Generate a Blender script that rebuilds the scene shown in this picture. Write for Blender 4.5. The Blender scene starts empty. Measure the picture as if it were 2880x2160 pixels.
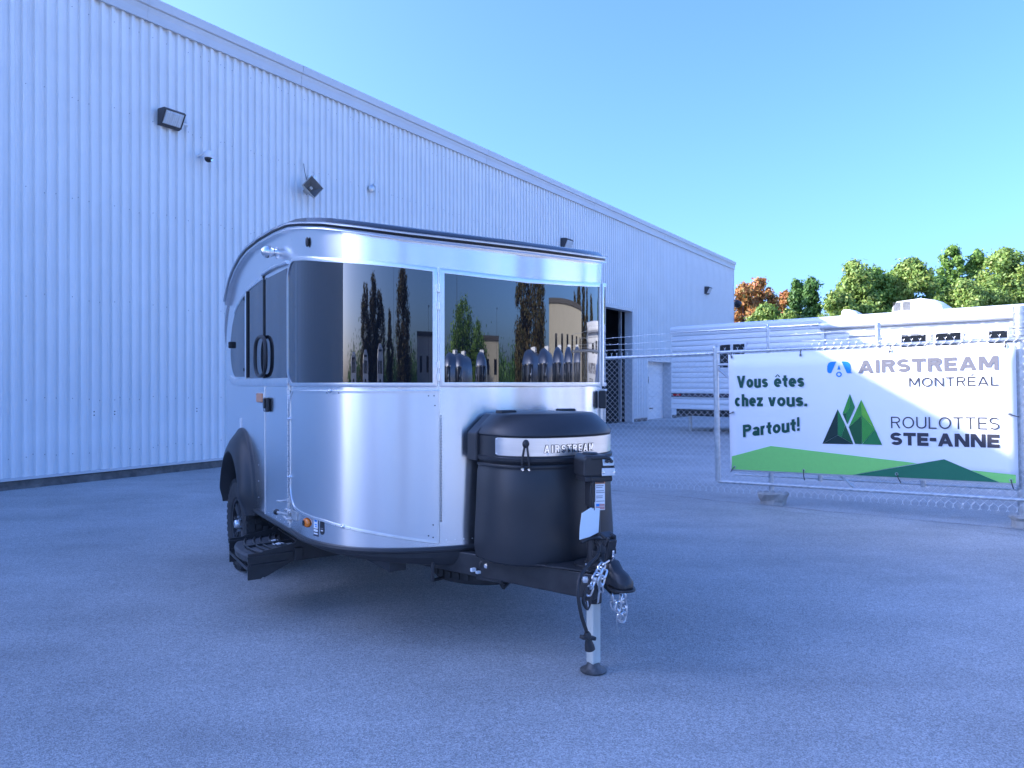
import bpy, math, random
from mathutils import Vector, Matrix, Euler
random.seed(7)
SC = bpy.context.scene
COL = SC.collection
R = math.radians
PI = math.pi

# ------------------------------------------------------------------ camera, sky, sun, exposure
cam_d = bpy.data.cameras.new('camera')
cam_d.sensor_width = 36.0
cam_d.lens = 24.97
cam_d.clip_start = 0.05
cam_d.clip_end = 2000
cam = bpy.data.objects.new('camera', cam_d)
COL.objects.link(cam)
cam.location = (0, 0, 1.5)
cam.rotation_euler = (R(90 - 0.13), 0, 0)
SC.camera = cam

SUN_AZ = 180.5          # degrees from +x, direction towards the sun
SUN_EL = 26.6
world = bpy.data.worlds.new('World')
SC.world = world
world.use_nodes = True
wn, wl = world.node_tree.nodes, world.node_tree.links
wn.clear()
sky = wn.new('ShaderNodeTexSky')
sky.sky_type = 'NISHITA'
sky.sun_disc = False
sky.sun_elevation = R(SUN_EL)
sky.sun_rotation = R(90 - SUN_AZ)
sky.air_density = 1.0
sky.dust_density = 3.0
sky.ozone_density = 10.0
bg = wn.new('ShaderNodeBackground')
bg.inputs['Strength'].default_value = 0.15
wo = wn.new('ShaderNodeOutputWorld')
sky_tone = wn.new('ShaderNodeMix'); sky_tone.data_type = 'RGBA'; sky_tone.blend_type = 'MULTIPLY'
sky_tone.inputs[0].default_value = 1.0
sky_tone.inputs[7].default_value = (0.93, 0.905, 1.07, 1)
wl.new(sky.outputs[0], sky_tone.inputs[6])
wl.new(sky_tone.outputs[2], bg.inputs['Color'])
wl.new(bg.outputs[0], wo.inputs['Surface'])

sun_d = bpy.data.lights.new('sun', 'SUN')
sun_d.energy = 3.1
sun_d.angle = R(0.55)
sun_d.color = (1.0, 0.95, 0.87)
sun = bpy.data.objects.new('sun', sun_d)
COL.objects.link(sun)
sd = Vector((math.cos(R(SUN_EL)) * math.cos(R(SUN_AZ)), math.cos(R(SUN_EL)) * math.sin(R(SUN_AZ)), math.sin(R(SUN_EL))))
sun.rotation_euler = (-sd).to_track_quat('-Z', 'Y').to_euler()

vs = SC.view_settings
vs.view_transform = 'Standard'
vs.look = 'None'
vs.gamma = 1
vs.exposure = 1.95
vs.use_curve_mapping = False
SC.cycles.max_bounces = 8
SC.cycles.glossy_bounces = 5
SC.cycles.use_denoising = True

# ------------------------------------------------------------------ materials
def pmat(name, col, rough=0.5, metal=0.0, var=0.0, vscale=4.0, bump=0.0, bscale=60.0, bstretch=(1, 1, 1), vstretch=(1, 1, 1), ior=1.45, aniso=0.0, arot=0.25, coat=0.0, rvar=0.0, bdetail=3):
    m = bpy.data.materials.new(name)
    m.use_nodes = True
    nt = m.node_tree
    p = nt.nodes['Principled BSDF']
    p.inputs['Base Color'].default_value = (*col, 1)
    p.inputs['Roughness'].default_value = rough
    p.inputs['Metallic'].default_value = metal
    p.inputs['IOR'].default_value = ior
    p.inputs['Coat Weight'].default_value = coat
    p.inputs['Coat Roughness'].default_value = 0.22
    tc = nt.nodes.new('ShaderNodeTexCoord')
    if var > 0 or rvar > 0:
        mp = nt.nodes.new('ShaderNodeMapping'); mp.inputs['Scale'].default_value = vstretch
        nz = nt.nodes.new('ShaderNodeTexNoise'); nz.inputs['Scale'].default_value = vscale; nz.inputs['Detail'].default_value = 6
        nz.inputs['Roughness'].default_value = 0.62
        nt.links.new(tc.outputs['Object'], mp.inputs[0]); nt.links.new(mp.outputs[0], nz.inputs['Vector'])
        if var > 0:
            rp = nt.nodes.new('ShaderNodeValToRGB')
            rp.color_ramp.elements[0].position = 0.28; rp.color_ramp.elements[1].position = 0.72
            rp.color_ramp.elements[0].color = (*[max(0, c * (1 - var)) for c in col], 1)
            rp.color_ramp.elements[1].color = (*[min(1, c * (1 + var)) for c in col], 1)
            nt.links.new(nz.outputs['Fac'], rp.inputs[0]); nt.links.new(rp.outputs[0], p.inputs['Base Color'])
        if rvar > 0:
            mr = nt.nodes.new('ShaderNodeMapRange')
            mr.inputs['To Min'].default_value = max(0.0, rough - rvar); mr.inputs['To Max'].default_value = rough + rvar
            nt.links.new(nz.outputs['Fac'], mr.inputs[0]); nt.links.new(mr.outputs[0], p.inputs['Roughness'])
    if bump > 0:
        mp2 = nt.nodes.new('ShaderNodeMapping'); mp2.inputs['Scale'].default_value = bstretch
        nb = nt.nodes.new('ShaderNodeTexNoise'); nb.inputs['Scale'].default_value = bscale; nb.inputs['Detail'].default_value = bdetail
        bp = nt.nodes.new('ShaderNodeBump'); bp.inputs['Strength'].default_value = min(1.0, bump * 20); bp.inputs['Distance'].default_value = bump
        nt.links.new(tc.outputs['Object'], mp2.inputs[0]); nt.links.new(mp2.outputs[0], nb.inputs['Vector'])
        nt.links.new(nb.outputs['Fac'], bp.inputs['Height']); nt.links.new(bp.outputs[0], p.inputs['Normal'])
    if aniso > 0:
        tg = nt.nodes.new('ShaderNodeTangent'); tg.direction_type = 'RADIAL'; tg.axis = 'Z'
        p.inputs['Anisotropic'].default_value = aniso
        p.inputs['Anisotropic Rotation'].default_value = arot
        nt.links.new(tg.outputs[0], p.inputs['Tangent'])
    return m

def asphalt_mat():
    m = bpy.data.materials.new('asphalt'); m.use_nodes = True
    nt = m.node_tree; L = nt.links.new; N = nt.nodes.new
    p = nt.nodes['Principled BSDF']; p.inputs['Roughness'].default_value = 0.72
    tc = N('ShaderNodeTexCoord')
    def noise(scale, detail=4, rough=0.6, stretch=(1, 1, 1)):
        mp = N('ShaderNodeMapping'); mp.inputs['Scale'].default_value = stretch
        mp.inputs['Rotation'].default_value = (0, 0, R(-20))
        n = N('ShaderNodeTexNoise'); n.inputs['Scale'].default_value = scale; n.inputs['Detail'].default_value = detail; n.inputs['Roughness'].default_value = rough
        L(tc.outputs['Object'], mp.inputs[0]); L(mp.outputs[0], n.inputs['Vector']); return n.outputs['Fac']
    def ramp(fac, a, b, c0, c1):
        r = N('ShaderNodeValToRGB'); r.color_ramp.elements[0].position = a; r.color_ramp.elements[1].position = b
        r.color_ramp.elements[0].color = (*c0, 1); r.color_ramp.elements[1].color = (*c1, 1); L(fac, r.inputs[0]); return r.outputs[0]
    def mix(t, a, b, fac, bl='MIX'):
        x = N('ShaderNodeMix'); x.data_type = 'RGBA'; x.blend_type = bl
        if hasattr(fac, 'is_linked'): L(fac, x.inputs[0])
        else: x.inputs[0].default_value = fac
        L(a, x.inputs[6]); L(b, x.inputs[7]) if hasattr(b, 'is_linked') else setattr(x.inputs[7], 'default_value', (*b, 1))
        return x.outputs[2]
    G = 0.385
    base = ramp(noise(0.45, 6, 0.65), 0.3, 0.7, (G * 0.82, G * 0.815, G * 0.80), (G * 1.19, G * 1.185, G * 1.17))
    streak = ramp(noise(1.3, 5, 0.6, (0.35, 1.6, 1)), 0.35, 0.72, (0.92,) * 3, (1.09,) * 3)
    c = mix('m', base, streak, 1.0, 'MULTIPLY')
    mid = ramp(noise(30, 5, 0.75), 0.3, 0.7, (0.88,) * 3, (1.12,) * 3)
    c = mix('m', c, mid, 1.0, 'MULTIPLY')
    # aggregate: each stone its own tone
    vo = N('ShaderNodeTexVoronoi'); vo.inputs['Scale'].default_value = 190
    L(tc.outputs['Object'], vo.inputs['Vector'])
    sp = N('ShaderNodeSeparateColor'); L(vo.outputs['Color'], sp.inputs[0])
    agg = ramp(sp.outputs[0], 0.15, 1.0, (0.66,) * 3, (1.70,) * 3)
    c = mix('m', c, agg, 0.75, 'MULTIPLY')
    # pale scuffs and dust patches
    sc1 = ramp(noise(1.1, 8, 0.75, (1, 2.2, 1)), 0.56, 0.76, (0,) * 3, (0.5,) * 3)
    c = mix('m', c, (0.44, 0.435, 0.425), sc1)
    sc2 = ramp(noise(5.5, 9, 0.8), 0.63, 0.78, (0,) * 3, (0.6,) * 3)
    c = mix('m', c, (0.48, 0.475, 0.465), sc2)
    sc3 = ramp(noise(1.6, 7, 0.7, (2.6, 0.45, 1)), 0.60, 0.74, (0,) * 3, (0.34,) * 3)
    c = mix('m', c, (0.47, 0.465, 0.455), sc3)
    dk = ramp(noise(0.62, 5, 0.65, (0.8, 1.5, 1)), 0.52, 0.74, (0,) * 3, (0.45,) * 3)
    c = mix('m', c, (0.24, 0.24, 0.24), dk)
    # old oil spots
    oil = ramp(noise(0.9, 3, 0.5), 0.7, 0.85, (0,) * 3, (0.4,) * 3)
    c = mix('m', c, (0.14, 0.14, 0.14), oil)
    L(c, p.inputs['Base Color'])
    b1 = N('ShaderNodeBump'); b1.inputs['Strength'].default_value = 0.9; b1.inputs['Distance'].default_value = 0.005
    L(vo.outputs['Distance'], b1.inputs['Height'])
    b2 = N('ShaderNodeBump'); b2.inputs['Strength'].default_value = 0.5; b2.inputs['Distance'].default_value = 0.006
    L(noise(60, 4, 0.7), b2.inputs['Height']); L(b1.outputs[0], b2.inputs['Normal'])
    L(b2.outputs[0], p.inputs['Normal'])
    return m

def leaf_mat(name, cols):
    m = bpy.data.materials.new(name); m.use_nodes = True
    nt = m.node_tree; L = nt.links.new
    p = nt.nodes['Principled BSDF']; p.inputs['Roughness'].default_value = 0.55
    g = nt.nodes.new('ShaderNodeNewGeometry')
    r = nt.nodes.new('ShaderNodeValToRGB')
    while len(r.color_ramp.elements) < len(cols): r.color_ramp.elements.new(0.5)
    for i, c in enumerate(cols):
        r.color_ramp.elements[i].position = i / (len(cols) - 1); r.color_ramp.elements[i].color = (*c, 1)
    L(g.outputs['Random Per Island'], r.inputs[0]); L(r.outputs[0], p.inputs['Base Color'])
    tr = nt.nodes.new('ShaderNodeBsdfTranslucent'); L(r.outputs[0], tr.inputs[0])
    mx = nt.nodes.new('ShaderNodeMixShader'); mx.inputs[0].default_value = 0.35
    L(p.outputs[0], mx.inputs[1]); L(tr.outputs[0], mx.inputs[2])
    L(mx.outputs[0], nt.nodes['Material Output'].inputs['Surface'])
    return m

M = dict(
    asphalt=asphalt_mat(),
    joint=pmat('joint_tar', (0.16, 0.155, 0.15), 0.9, var=0.3, vscale=9),
    cladding=pmat('painted_steel_cladding', (0.78, 0.78, 0.77), 0.36, var=0.06, vscale=0.8, bump=0.0010, bscale=2.2, bstretch=(1, 1, 0.3), rvar=0.05),
    fascia=pmat('painted_steel_fascia', (0.58, 0.585, 0.59), 0.4, var=0.05, vscale=1.0, bump=0.001, bscale=2),
    concrete=pmat('concrete', (0.38, 0.365, 0.34), 0.9, var=0.35, vscale=7, bump=0.01, bscale=25),
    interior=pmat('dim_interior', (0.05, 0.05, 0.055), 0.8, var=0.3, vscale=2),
    screw=pmat('dull_screw', (0.30, 0.31, 0.33), 0.5, 0.4),
    alum=pmat('brushed_aluminium', (0.86, 0.865, 0.87), 0.25, 1.0, var=0.012, vscale=10, vstretch=(1, 1, 0.04), bump=0.0040, bscale=2.0, bstretch=(1, 1, 0.16), bdetail=1, aniso=0.85),
    alum_hatch=pmat('hatch_aluminium', (0.84, 0.845, 0.85), 0.28, 1.0, var=0.012, vscale=9, vstretch=(1, 1, 0.04), bump=0.0035, bscale=1.6, bstretch=(1, 1, 0.14), bdetail=1, aniso=0.85),
    trim=pmat('satin_aluminium_trim', (0.82, 0.83, 0.84), 0.34, 1.0, var=0.05, vscale=20),
    band=pmat('brushed_band', (0.80, 0.80, 0.81), 0.3, 1.0, var=0.06, vscale=40, vstretch=(0.05, 0.05, 1), aniso=0.6, arot=0.0),
    glass=pmat('dark_tinted_glass', (0.006, 0.008, 0.012), 0.015, 0.0, bump=0.0003, bscale=1.3, bstretch=(1, 1, 0.5), bdetail=0, ior=2.06),
    side_glass=pmat('side_tinted_glass', (0.008, 0.01, 0.014), 0.05, 0.0, bump=0.0005, bscale=2.0, bstretch=(1, 1, 0.3), bdetail=0, ior=2.9),
    rv_glass=pmat('caravan_window_glass', (0.012, 0.013, 0.014), 0.05, ior=1.6),
    black=pmat('black_plastic', (0.030, 0.030, 0.032), 0.45, var=0.2, vscale=8, bump=0.0006, bscale=400, rvar=0.08),
    cover=pmat('black_moulded_cover', (0.030, 0.031, 0.034), 0.40, var=0.22, vscale=2.6, bump=0.0007, bscale=350, rvar=0.1),
    roofblack=pmat('black_roof_skin', (0.015, 0.016, 0.02), 0.22, var=0.1, vscale=5),
    steel_black=pmat('black_painted_steel', (0.032, 0.032, 0.034), 0.38, var=0.3, vscale=12, bump=0.0008, bscale=120, rvar=0.1),
    worn_steel=pmat('worn_steel', (0.12, 0.12, 0.12), 0.5, 0.3, var=0.6, vscale=22),
    wire=pmat('fence_wire', (0.66, 0.67, 0.68), 0.5, 0.25, var=0.1, vscale=6),
    alum_far=pmat('weathered_aluminium', (0.76, 0.77, 0.79), 0.34, 1.0, var=0.05, vscale=4),
    plinth=pmat('stained_plinth', (0.13, 0.12, 0.11), 0.9, var=0.45, vscale=5, bump=0.01, bscale=22),
    rubber=pmat('tyre_rubber', (0.040, 0.040, 0.041), 0.8, var=0.3, vscale=14, bump=0.001, bscale=90),
    tread=pmat('step_tread', (0.06, 0.062, 0.066), 0.55, var=0.45, vscale=25, bump=0.001, bscale=200),
    galv=pmat('galvanised_steel', (0.60, 0.615, 0.62), 0.42, 0.85, var=0.18, vscale=18, rvar=0.1),
    chain=pmat('zinc_chain', (0.72, 0.73, 0.74), 0.28, 1.0, var=0.1, vscale=40),
    chrome=pmat('chrome', (0.85, 0.85, 0.86), 0.08, 1.0),
    zinc_leg=pmat('zinc_leg', (0.70, 0.70, 0.62), 0.35, 0.25, var=0.2, vscale=9, vstretch=(1, 1, 0.3)),
    orange=pmat('amber_lens', (0.85, 0.20, 0.01), 0.25, coat=0.5),
    reflector=pmat('salmon_reflector', (0.62, 0.27, 0.13), 0.35),
    red=pmat('red_lens', (0.45, 0.02, 0.02), 0.25),
    white=pmat('white_print', (0.80, 0.80, 0.80), 0.6),
    paper=pmat('paper_tag', (0.74, 0.82, 0.84), 0.8, var=0.04, vscale=14),
    sign=pmat('banner_vinyl', (0.86, 0.86, 0.86), 0.5, var=0.012, vscale=3, bump=0.002, bscale=1.4),
    ink_green=pmat('print_dark_green', (0.012, 0.085, 0.055), 0.5),
    ink_grey=pmat('print_grey', (0.17, 0.165, 0.185), 0.5),
    ink_dark=pmat('print_charcoal', (0.045, 0.045, 0.06), 0.5),
    ink_blue=pmat('print_blue', (0.015, 0.26, 0.72), 0.5),
    lime=pmat('print_lime', (0.25, 0.68, 0.17), 0.5, var=0.03, vscale=20),
    forest=pmat('print_forest', (0.02, 0.17, 0.09), 0.5, var=0.04, vscale=20),
    g1=pmat('print_green_deep', (0.01, 0.035, 0.03), 0.5),
    g2=pmat('print_green_mid', (0.02, 0.20, 0.06), 0.5),
    g3=pmat('print_green_leaf', (0.05, 0.30, 0.05), 0.5),
    g4=pmat('print_green_light', (0.14, 0.44, 0.05), 0.5),
    g5=pmat('print_green_shade', (0.012, 0.10, 0.035), 0.5),
    siding=pmat('white_aluminium_siding', (0.78, 0.78, 0.78), 0.38, var=0.03, vscale=1.5),
    white_plastic=pmat('white_plastic', (0.80, 0.80, 0.79), 0.4),
    camwhite=pmat('camera_white', (0.78, 0.79, 0.80), 0.35),
    horn_inner=pmat('horn_inner', (0.16, 0.15, 0.14), 0.7, var=0.2, vscale=8),
    horn=pmat('beige_horn', (0.45, 0.42, 0.37), 0.55, var=0.1, vscale=10),
    lampglass=pmat('ribbed_lamp_glass', (0.62, 0.65, 0.66), 0.12, ior=1.5, coat=0.6, var=0.18, vscale=30, vstretch=(1, 0.1, 0.1)),
    bronze=pmat('lamp_housing', (0.07, 0.07, 0.075), 0.5, var=0.2),
    bark=pmat('bark', (0.11, 0.09, 0.075), 0.9, var=0.4, vscale=6, vstretch=(1, 1, 0.2)),
    beige=pmat('beige_cladding', (0.42, 0.38, 0.29), 0.6, var=0.08, vscale=1),
    darkroof=pmat('dark_flashing', (0.07, 0.065, 0.06), 0.6),
    leaf_g=leaf_mat('leaf_green', [(0.087, 0.182, 0.031), (0.145, 0.278, 0.049), (0.214, 0.365, 0.070), (0.310, 0.428, 0.089)]),
    leaf_d=leaf_mat('leaf_deep_green', [(0.054, 0.129, 0.029), (0.090, 0.198, 0.045), (0.144, 0.276, 0.064)]),
    leaf_y=leaf_mat('leaf_yellow_green', [(0.110, 0.200, 0.036), (0.187, 0.305, 0.061), (0.265, 0.376, 0.082), (0.320, 0.362, 0.091)]),
    leaf_o=leaf_mat('leaf_orange', [(0.22, 0.22, 0.06), (0.42, 0.24, 0.07), (0.50, 0.20, 0.07), (0.52, 0.26, 0.06), (0.46, 0.16, 0.08), (0.30, 0.26, 0.08)]),
    leaf_p=leaf_mat('leaf_poplar', [(0.05, 0.06, 0.018), (0.11, 0.10, 0.028), (0.17, 0.13, 0.035), (0.13, 0.08, 0.03)]),
)

# ------------------------------------------------------------------ mesh helpers
class MB:
    def __init__(s): s.v = []; s.f = []
    def add(s, vs_, fs):
        o = len(s.v); s.v.extend([tuple(v) for v in vs_]); s.f.extend([tuple(i + o for i in q) for q in fs]); return s
    def box(s, c, d, rot=None):
        x, y, z = d[0] / 2, d[1] / 2, d[2] / 2
        vs_ = [Vector(q) for q in ((-x, -y, -z), (x, -y, -z), (x, y, -z), (-x, y, -z), (-x, -y, z), (x, -y, z), (x, y, z), (-x, y, z))]
        if rot is not None:
            Mx = Euler(rot).to_matrix() if not isinstance(rot, Matrix) else rot
            vs_ = [Mx @ q for q in vs_]
        c = Vector(c)
        return s.add([q + c for q in vs_], [(0, 3, 2, 1), (4, 5, 6, 7), (0, 1, 5, 4), (1, 2, 6, 5), (2, 3, 7, 6), (3, 0, 4, 7)])
    def box2(s, a, b): return s.box([(p + q) / 2 for p, q in zip(a, b)], [abs(q - p) for p, q in zip(a, b)])
    def tube(s, pts, r, seg=8, closed=False, cap=True):
        pts = [Vector(p) for p in pts]; n = len(pts)
        rs = r if isinstance(r, (list, tuple)) else [r] * n
        tang = []
        for i in range(n):
            a = pts[(i - 1) % n] if (closed or i > 0) else pts[i]
            b = pts[(i + 1) % n] if (closed or i < n - 1) else pts[i]
            t = (b - a); tang.append(t.normalized() if t.length > 1e-9 else Vector((0, 0, 1)))
        up = Vector((0, 0, 1)) if abs(tang[0].z) < 0.9 else Vector((1, 0, 0))
        nrm = (up - tang[0] * up.dot(tang[0])).normalized()
        vs_ = []
        for i in range(n):
            nrm = (nrm - tang[i] * nrm.dot(tang[i]))
            nrm = nrm.normalized() if nrm.length > 1e-6 else tang[i].orthogonal().normalized()
            bi = tang[i].cross(nrm)
            for k in range(seg):
                a = 2 * PI * k / seg
                vs_.append(pts[i] + (nrm * math.cos(a) + bi * math.sin(a)) * rs[i])
        fs = []
        m = n if closed else n - 1
        for i in range(m):
            for k in range(seg):
                j = (i + 1) % n
                fs.append((i * seg + k, i * seg + (k + 1) % seg, j * seg + (k + 1) % seg, j * seg + k))
        if cap and not closed:
            fs.append(tuple(reversed(range(seg)))); fs.append(tuple((n - 1) * seg + k for k in range(seg)))
        return s.add(vs_, fs)
    def lathe(s, prof, c=(0, 0, 0), seg=24, axis='z', cap=True):
        vs_ = []
        for (r, h) in prof:
            for k in range(seg):
                a = 2 * PI * k / seg
                x, y, z = r * math.cos(a), r * math.sin(a), h
                p = (x, y, z) if axis == 'z' else ((z, x, y) if axis == 'x' else (y, z, x))
                vs_.append((p[0] + c[0], p[1] + c[1], p[2] + c[2]))
        fs = []
        for i in range(len(prof) - 1):
            for k in range(seg): fs.append((i * seg + k, i * seg + (k + 1) % seg, (i + 1) * seg + (k + 1) % seg, (i + 1) * seg + k))
        if cap:
            fs.append(tuple(reversed(range(seg)))); fs.append(tuple((len(prof) - 1) * seg + k for k in range(seg)))
        return s.add(vs_, fs)
    def loft(s, loops, cap0=True, cap1=True):
        n = len(loops[0]); vs_ = [p for L_ in loops for p in L_]; fs = []
        for i in range(len(loops) - 1):
            for k in range(n): fs.append((i * n + k, i * n + (k + 1) % n, (i + 1) * n + (k + 1) % n, (i + 1) * n + k))
        if cap0: fs.append(tuple(reversed(range(n))))
        if cap1: fs.append(tuple((len(loops) - 1) * n + k for k in range(n)))
        return s.add(vs_, fs)
    def grid(s, rows):
        n = len(rows[0]); vs_ = [p for r_ in rows for p in r_]; fs = []
        for i in range(len(rows) - 1):
            for k in range(n - 1): fs.append((i * n + k, i * n + k + 1, (i + 1) * n + k + 1, (i + 1) * n + k))
        return s.add(vs_, fs)
    def prism(s, poly, f0, f1):
        """poly: 2-D points; f0, f1 map a 2-D point to the two faces."""
        n = len(poly); vs_ = [f0(*p) for p in poly] + [f1(*p) for p in poly]
        return s.add(vs_, [tuple(range(n)), tuple(reversed(range(n, 2 * n)))] + [(k, (k + 1) % n + 0 if False else (k + 1) % n, n + (k + 1) % n, n + k) for k in range(n)])
    def mesh(s, name):
        me = bpy.data.meshes.new(name); me.from_pydata(s.v, [], s.f); me.update(); return me
    def build(s, name, mat, parent=None, smooth=40, bevel=0, seg=2, fix=True):
        me = s.mesh(name)
        if fix:
            import bmesh
            b = bmesh.new(); b.from_mesh(me); bmesh.ops.recalc_face_normals(b, faces=b.faces); b.to_mesh(me); b.free()
        me.materials.append(M[mat] if isinstance(mat, str) else mat)
        if smooth:
            me.shade_smooth(); me.set_sharp_from_angle(angle=R(smooth))
        o = bpy.data.objects.new(name, me); COL.objects.link(o)
        if parent is not None: o.parent = parent
        if bevel:
            b = o.modifiers.new('bevel', 'BEVEL'); b.width = bevel; b.segments = seg; b.limit_method = 'ANGLE'; b.angle_limit = R(35)
        return o

def thing(name, label, cat, loc=(0, 0, 0), rz=0.0, group=None, rot=None):
    o = bpy.data.objects.new(name, None); COL.objects.link(o)
    o.empty_display_size = 0.2
    o.location = loc; o.rotation_euler = rot if rot is not None else (0, 0, rz)
    o['label'] = label; o['category'] = cat
    if group: o['group'] = group
    return o
def sub(name, parent, loc=(0, 0, 0), rot=(0, 0, 0)):
    o = bpy.data.objects.new(name, None); COL.objects.link(o); o.parent = parent; o.location = loc; o.rotation_euler = rot
    o.empty_display_size = 0.1
    return o
def inst(mesh, name, parent, loc=(0, 0, 0), rot=(0, 0, 0), scale=(1, 1, 1)):
    o = bpy.data.objects.new(name, mesh); COL.objects.link(o); o.parent = parent
    o.location = loc; o.rotation_euler = rot; o.scale = scale; return o
def lerp_table(tab, x):
    if x <= tab[0][0]: return tab[0][1]
    for (a, va), (b, vb) in zip(tab, tab[1:]):
        if x <= b: return va + (vb - va) * (x - a) / (b - a)
    return tab[-1][1]
def spline(pts, n=8):
    pts = [Vector(p) for p in pts]; out = []
    P = [pts[0] * 2 - pts[1]] + pts + [pts[-1] * 2 - pts[-2]]
    for i in range(1, len(P) - 2):
        for k in range(n):
            t = k / n; a, b, c, d = P[i - 1], P[i], P[i + 1], P[i + 2]
            out.append(0.5 * ((2 * b) + (c - a) * t + (2 * a - 5 * b + 4 * c - d) * t * t + (3 * b - a - 3 * c + d) * t ** 3))
    out.append(pts[-1]); return out

def glyph_polys(ch, W, t, H=1.0):
    """Outline pieces of one letter drawn with a stroke of thickness t in a box W wide and H high (x-height 0.72)."""
    P = []; X = 0.73 * H
    def bar(x0, y0, x1, y1): P.append([(x0, y0), (x1, y0), (x1, y1), (x0, y1)])
    def diag(x0, y0, x1, y1, k=1.0):
        L_ = math.hypot(x1 - x0, y1 - y0); hx = t * k / 2 * L_ / abs(y1 - y0)
        P.append([(x0 - hx, y0), (x0 + hx, y0), (x1 + hx, y1), (x1 - hx, y1)])
    def arc(cx, cy, rx, ry, a0, a1, n=None, tx=None):
        n = n or max(6, int(abs(a1 - a0) / 12)); t2 = t / 2; o_, i_ = [], []
        for k in range(n + 1):
            q = R(a0 + (a1 - a0) * k / n); o_.append((cx + (rx + t2) * math.cos(q), cy + (ry + t2) * math.sin(q))); i_.append((cx + (rx - t2) * math.cos(q), cy + (ry - t2) * math.sin(q)))
        for k in range(n): P.append([i_[k], o_[k], o_[k + 1], i_[k + 1]])
    h = t / 2
    if ch == 'A':
        e = t * .56; diag(e, 0, W / 2, H); diag(W - e, 0, W / 2, H); bar(W * .22, H * .20, W * .78, H * .20 + t * .85)
    elif ch == 'I': bar(W / 2 - h, 0, W / 2 + h, H)
    elif ch in 'RP':
        bar(0, 0, t, H); b_ = .55 * H if ch == 'R' else .58 * H; ry = (b_ - t) / 2; cy = H - h - ry; rx = min(W * .42, ry * 1.15); cx = W - h - rx - (.02 * W if ch == 'R' else 0)
        bar(t, H - t, cx, H); bar(t, cy - ry - h, cx, cy - ry + h); arc(cx, cy, rx, ry, -90, 90)
        if ch == 'R': diag(W - t * .6, 0, W * .58, cy - ry - h + t * .3, 1.05)
    elif ch == 'S':
        rx = W / 2 - h; ry = (H - t) / 4
        arc(W / 2, H - h - ry, rx, ry, 28, 270, 20); arc(W / 2, h + ry, rx, ry, 90, -152, 20)
    elif ch == 'T': bar(0, H - t, W, H); bar(W / 2 - h, 0, W / 2 + h, H - t)
    elif ch in 'EÉ':
        bar(0, 0, t, H); bar(t, 0, W, t); bar(t, H - t, W, H); bar(t, H / 2 - h, W * .92, H / 2 + h)
        if ch == 'É': P.append([(W * .40, H * 1.10), (W * .58, H * 1.10), (W * .86, H * 1.27), (W * .62, H * 1.27)])
    elif ch == 'M':
        bar(0, 0, t, H); bar(W - t, 0, W, H); diag(W / 2, H * .18, t * .75, H); diag(W / 2, H * .18, W - t * .75, H)
    elif ch == 'N': bar(0, 0, t, H); bar(W - t, 0, W, H); diag(W - t * .6, 0, t * .6, H)
    elif ch == 'O': arc(W / 2, H / 2, W / 2 - h, H / 2 - h, 0, 360, 40)
    elif ch == 'L': bar(0, 0, t, H); bar(t, 0, W, t)
    elif ch == 'U':
        r = W / 2 - h; bar(0, r, t, H); bar(W - t, r, W, H); arc(W / 2, r, r, r - h, 180, 360, 20)
    elif ch == '-': bar(0, H * .38, W, H * .38 + t)
    elif ch == 'V': diag(W / 2, 0, t * .58, H); diag(W / 2, 0, W - t * .58, H)
    elif ch == 'v': diag(W / 2, 0, t * .58, X); diag(W / 2, 0, W - t * .58, X)
    elif ch == 'o': arc(W / 2, X / 2, W / 2 - h, X / 2 - h, 0, 360, 32)
    elif ch == 'u': r = W / 2 - h; bar(0, r, t, X); bar(W - t, 0, W, X); arc(W / 2, r, r, r - h * .6, 180, 345, 16)
    elif ch == 's': rx = W / 2 - h; ry = (X - t) / 4; arc(W / 2, X - h - ry, rx, ry, 20, 270, 18); arc(W / 2, h + ry, rx, ry, 90, -160, 18)
    elif ch in 'eê':
        arc(W / 2, X / 2, W / 2 - h, X / 2 - h, 0, 315, 26); bar(t * .9, X / 2 - h * .9, W - .02, X / 2 + h * .7)
        if ch == 'ê': P.append([(W * .12, X * 1.12), (W * .32, X * 1.12), (W * .56, X * 1.42), (W * .44, X * 1.42)]); P.append([(W * .88, X * 1.12), (W * .68, X * 1.12), (W * .44, X * 1.42), (W * .56, X * 1.42)])
    elif ch == 'c': arc(W / 2, X / 2, W / 2 - h, X / 2 - h, 42, 318, 24)
    elif ch == 'h': r = W / 2 - h; bar(0, 0, t, H); bar(W - t, 0, W, X - r); arc(W / 2, X - r - h * .4, r, r - h * .6, 0, 165, 16)
    elif ch == 'z': bar(0, 0, W, t); bar(0, X - t, W, X); diag(t * .7, t * .8, W - t * .7, X - t * .8)
    elif ch == 't': bar(W * .24, t * .9, W * .24 + t, H * .95); bar(0, X - t, W, X); arc(W * .24 + h + W * .28, t * 1.1, W * .28, t * .6, 180, 285, 8)
    elif ch == 'r': bar(0, 0, t, X); arc(W * .72, X - W * .72 + h * .1, W * .72 - h, W * .72 - h, 75, 165, 8)
    elif ch == 'a':
        bar(W - t, 0, W, X * .62); arc(W / 2 + .01, X * .62, W / 2 - h, X * .38 - h, 0, 155, 14); arc(W * .46, X * .29, W * .46 - h, X * .29 - h, 0, 360, 26)
    elif ch == '.': bar(0, 0, W, W * 1.05)
    elif ch == '!': bar(W * .1, H * .32, W * .9, H * 1.06); bar(0.05 * W, 0, W * .95, W * .92)
    return P
GW = dict(A=1.0, I=.30, R=.86, S=.80, T=.84, E=.74, M=1.08, O=1.06, N=.92, L=.70, U=.90, V=.80, v=.62, o=.62, u=.60, s=.54, e=.62, c=.56, h=.60, z=.54, t=.42, r=.40, a=.58, P=.70)
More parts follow.
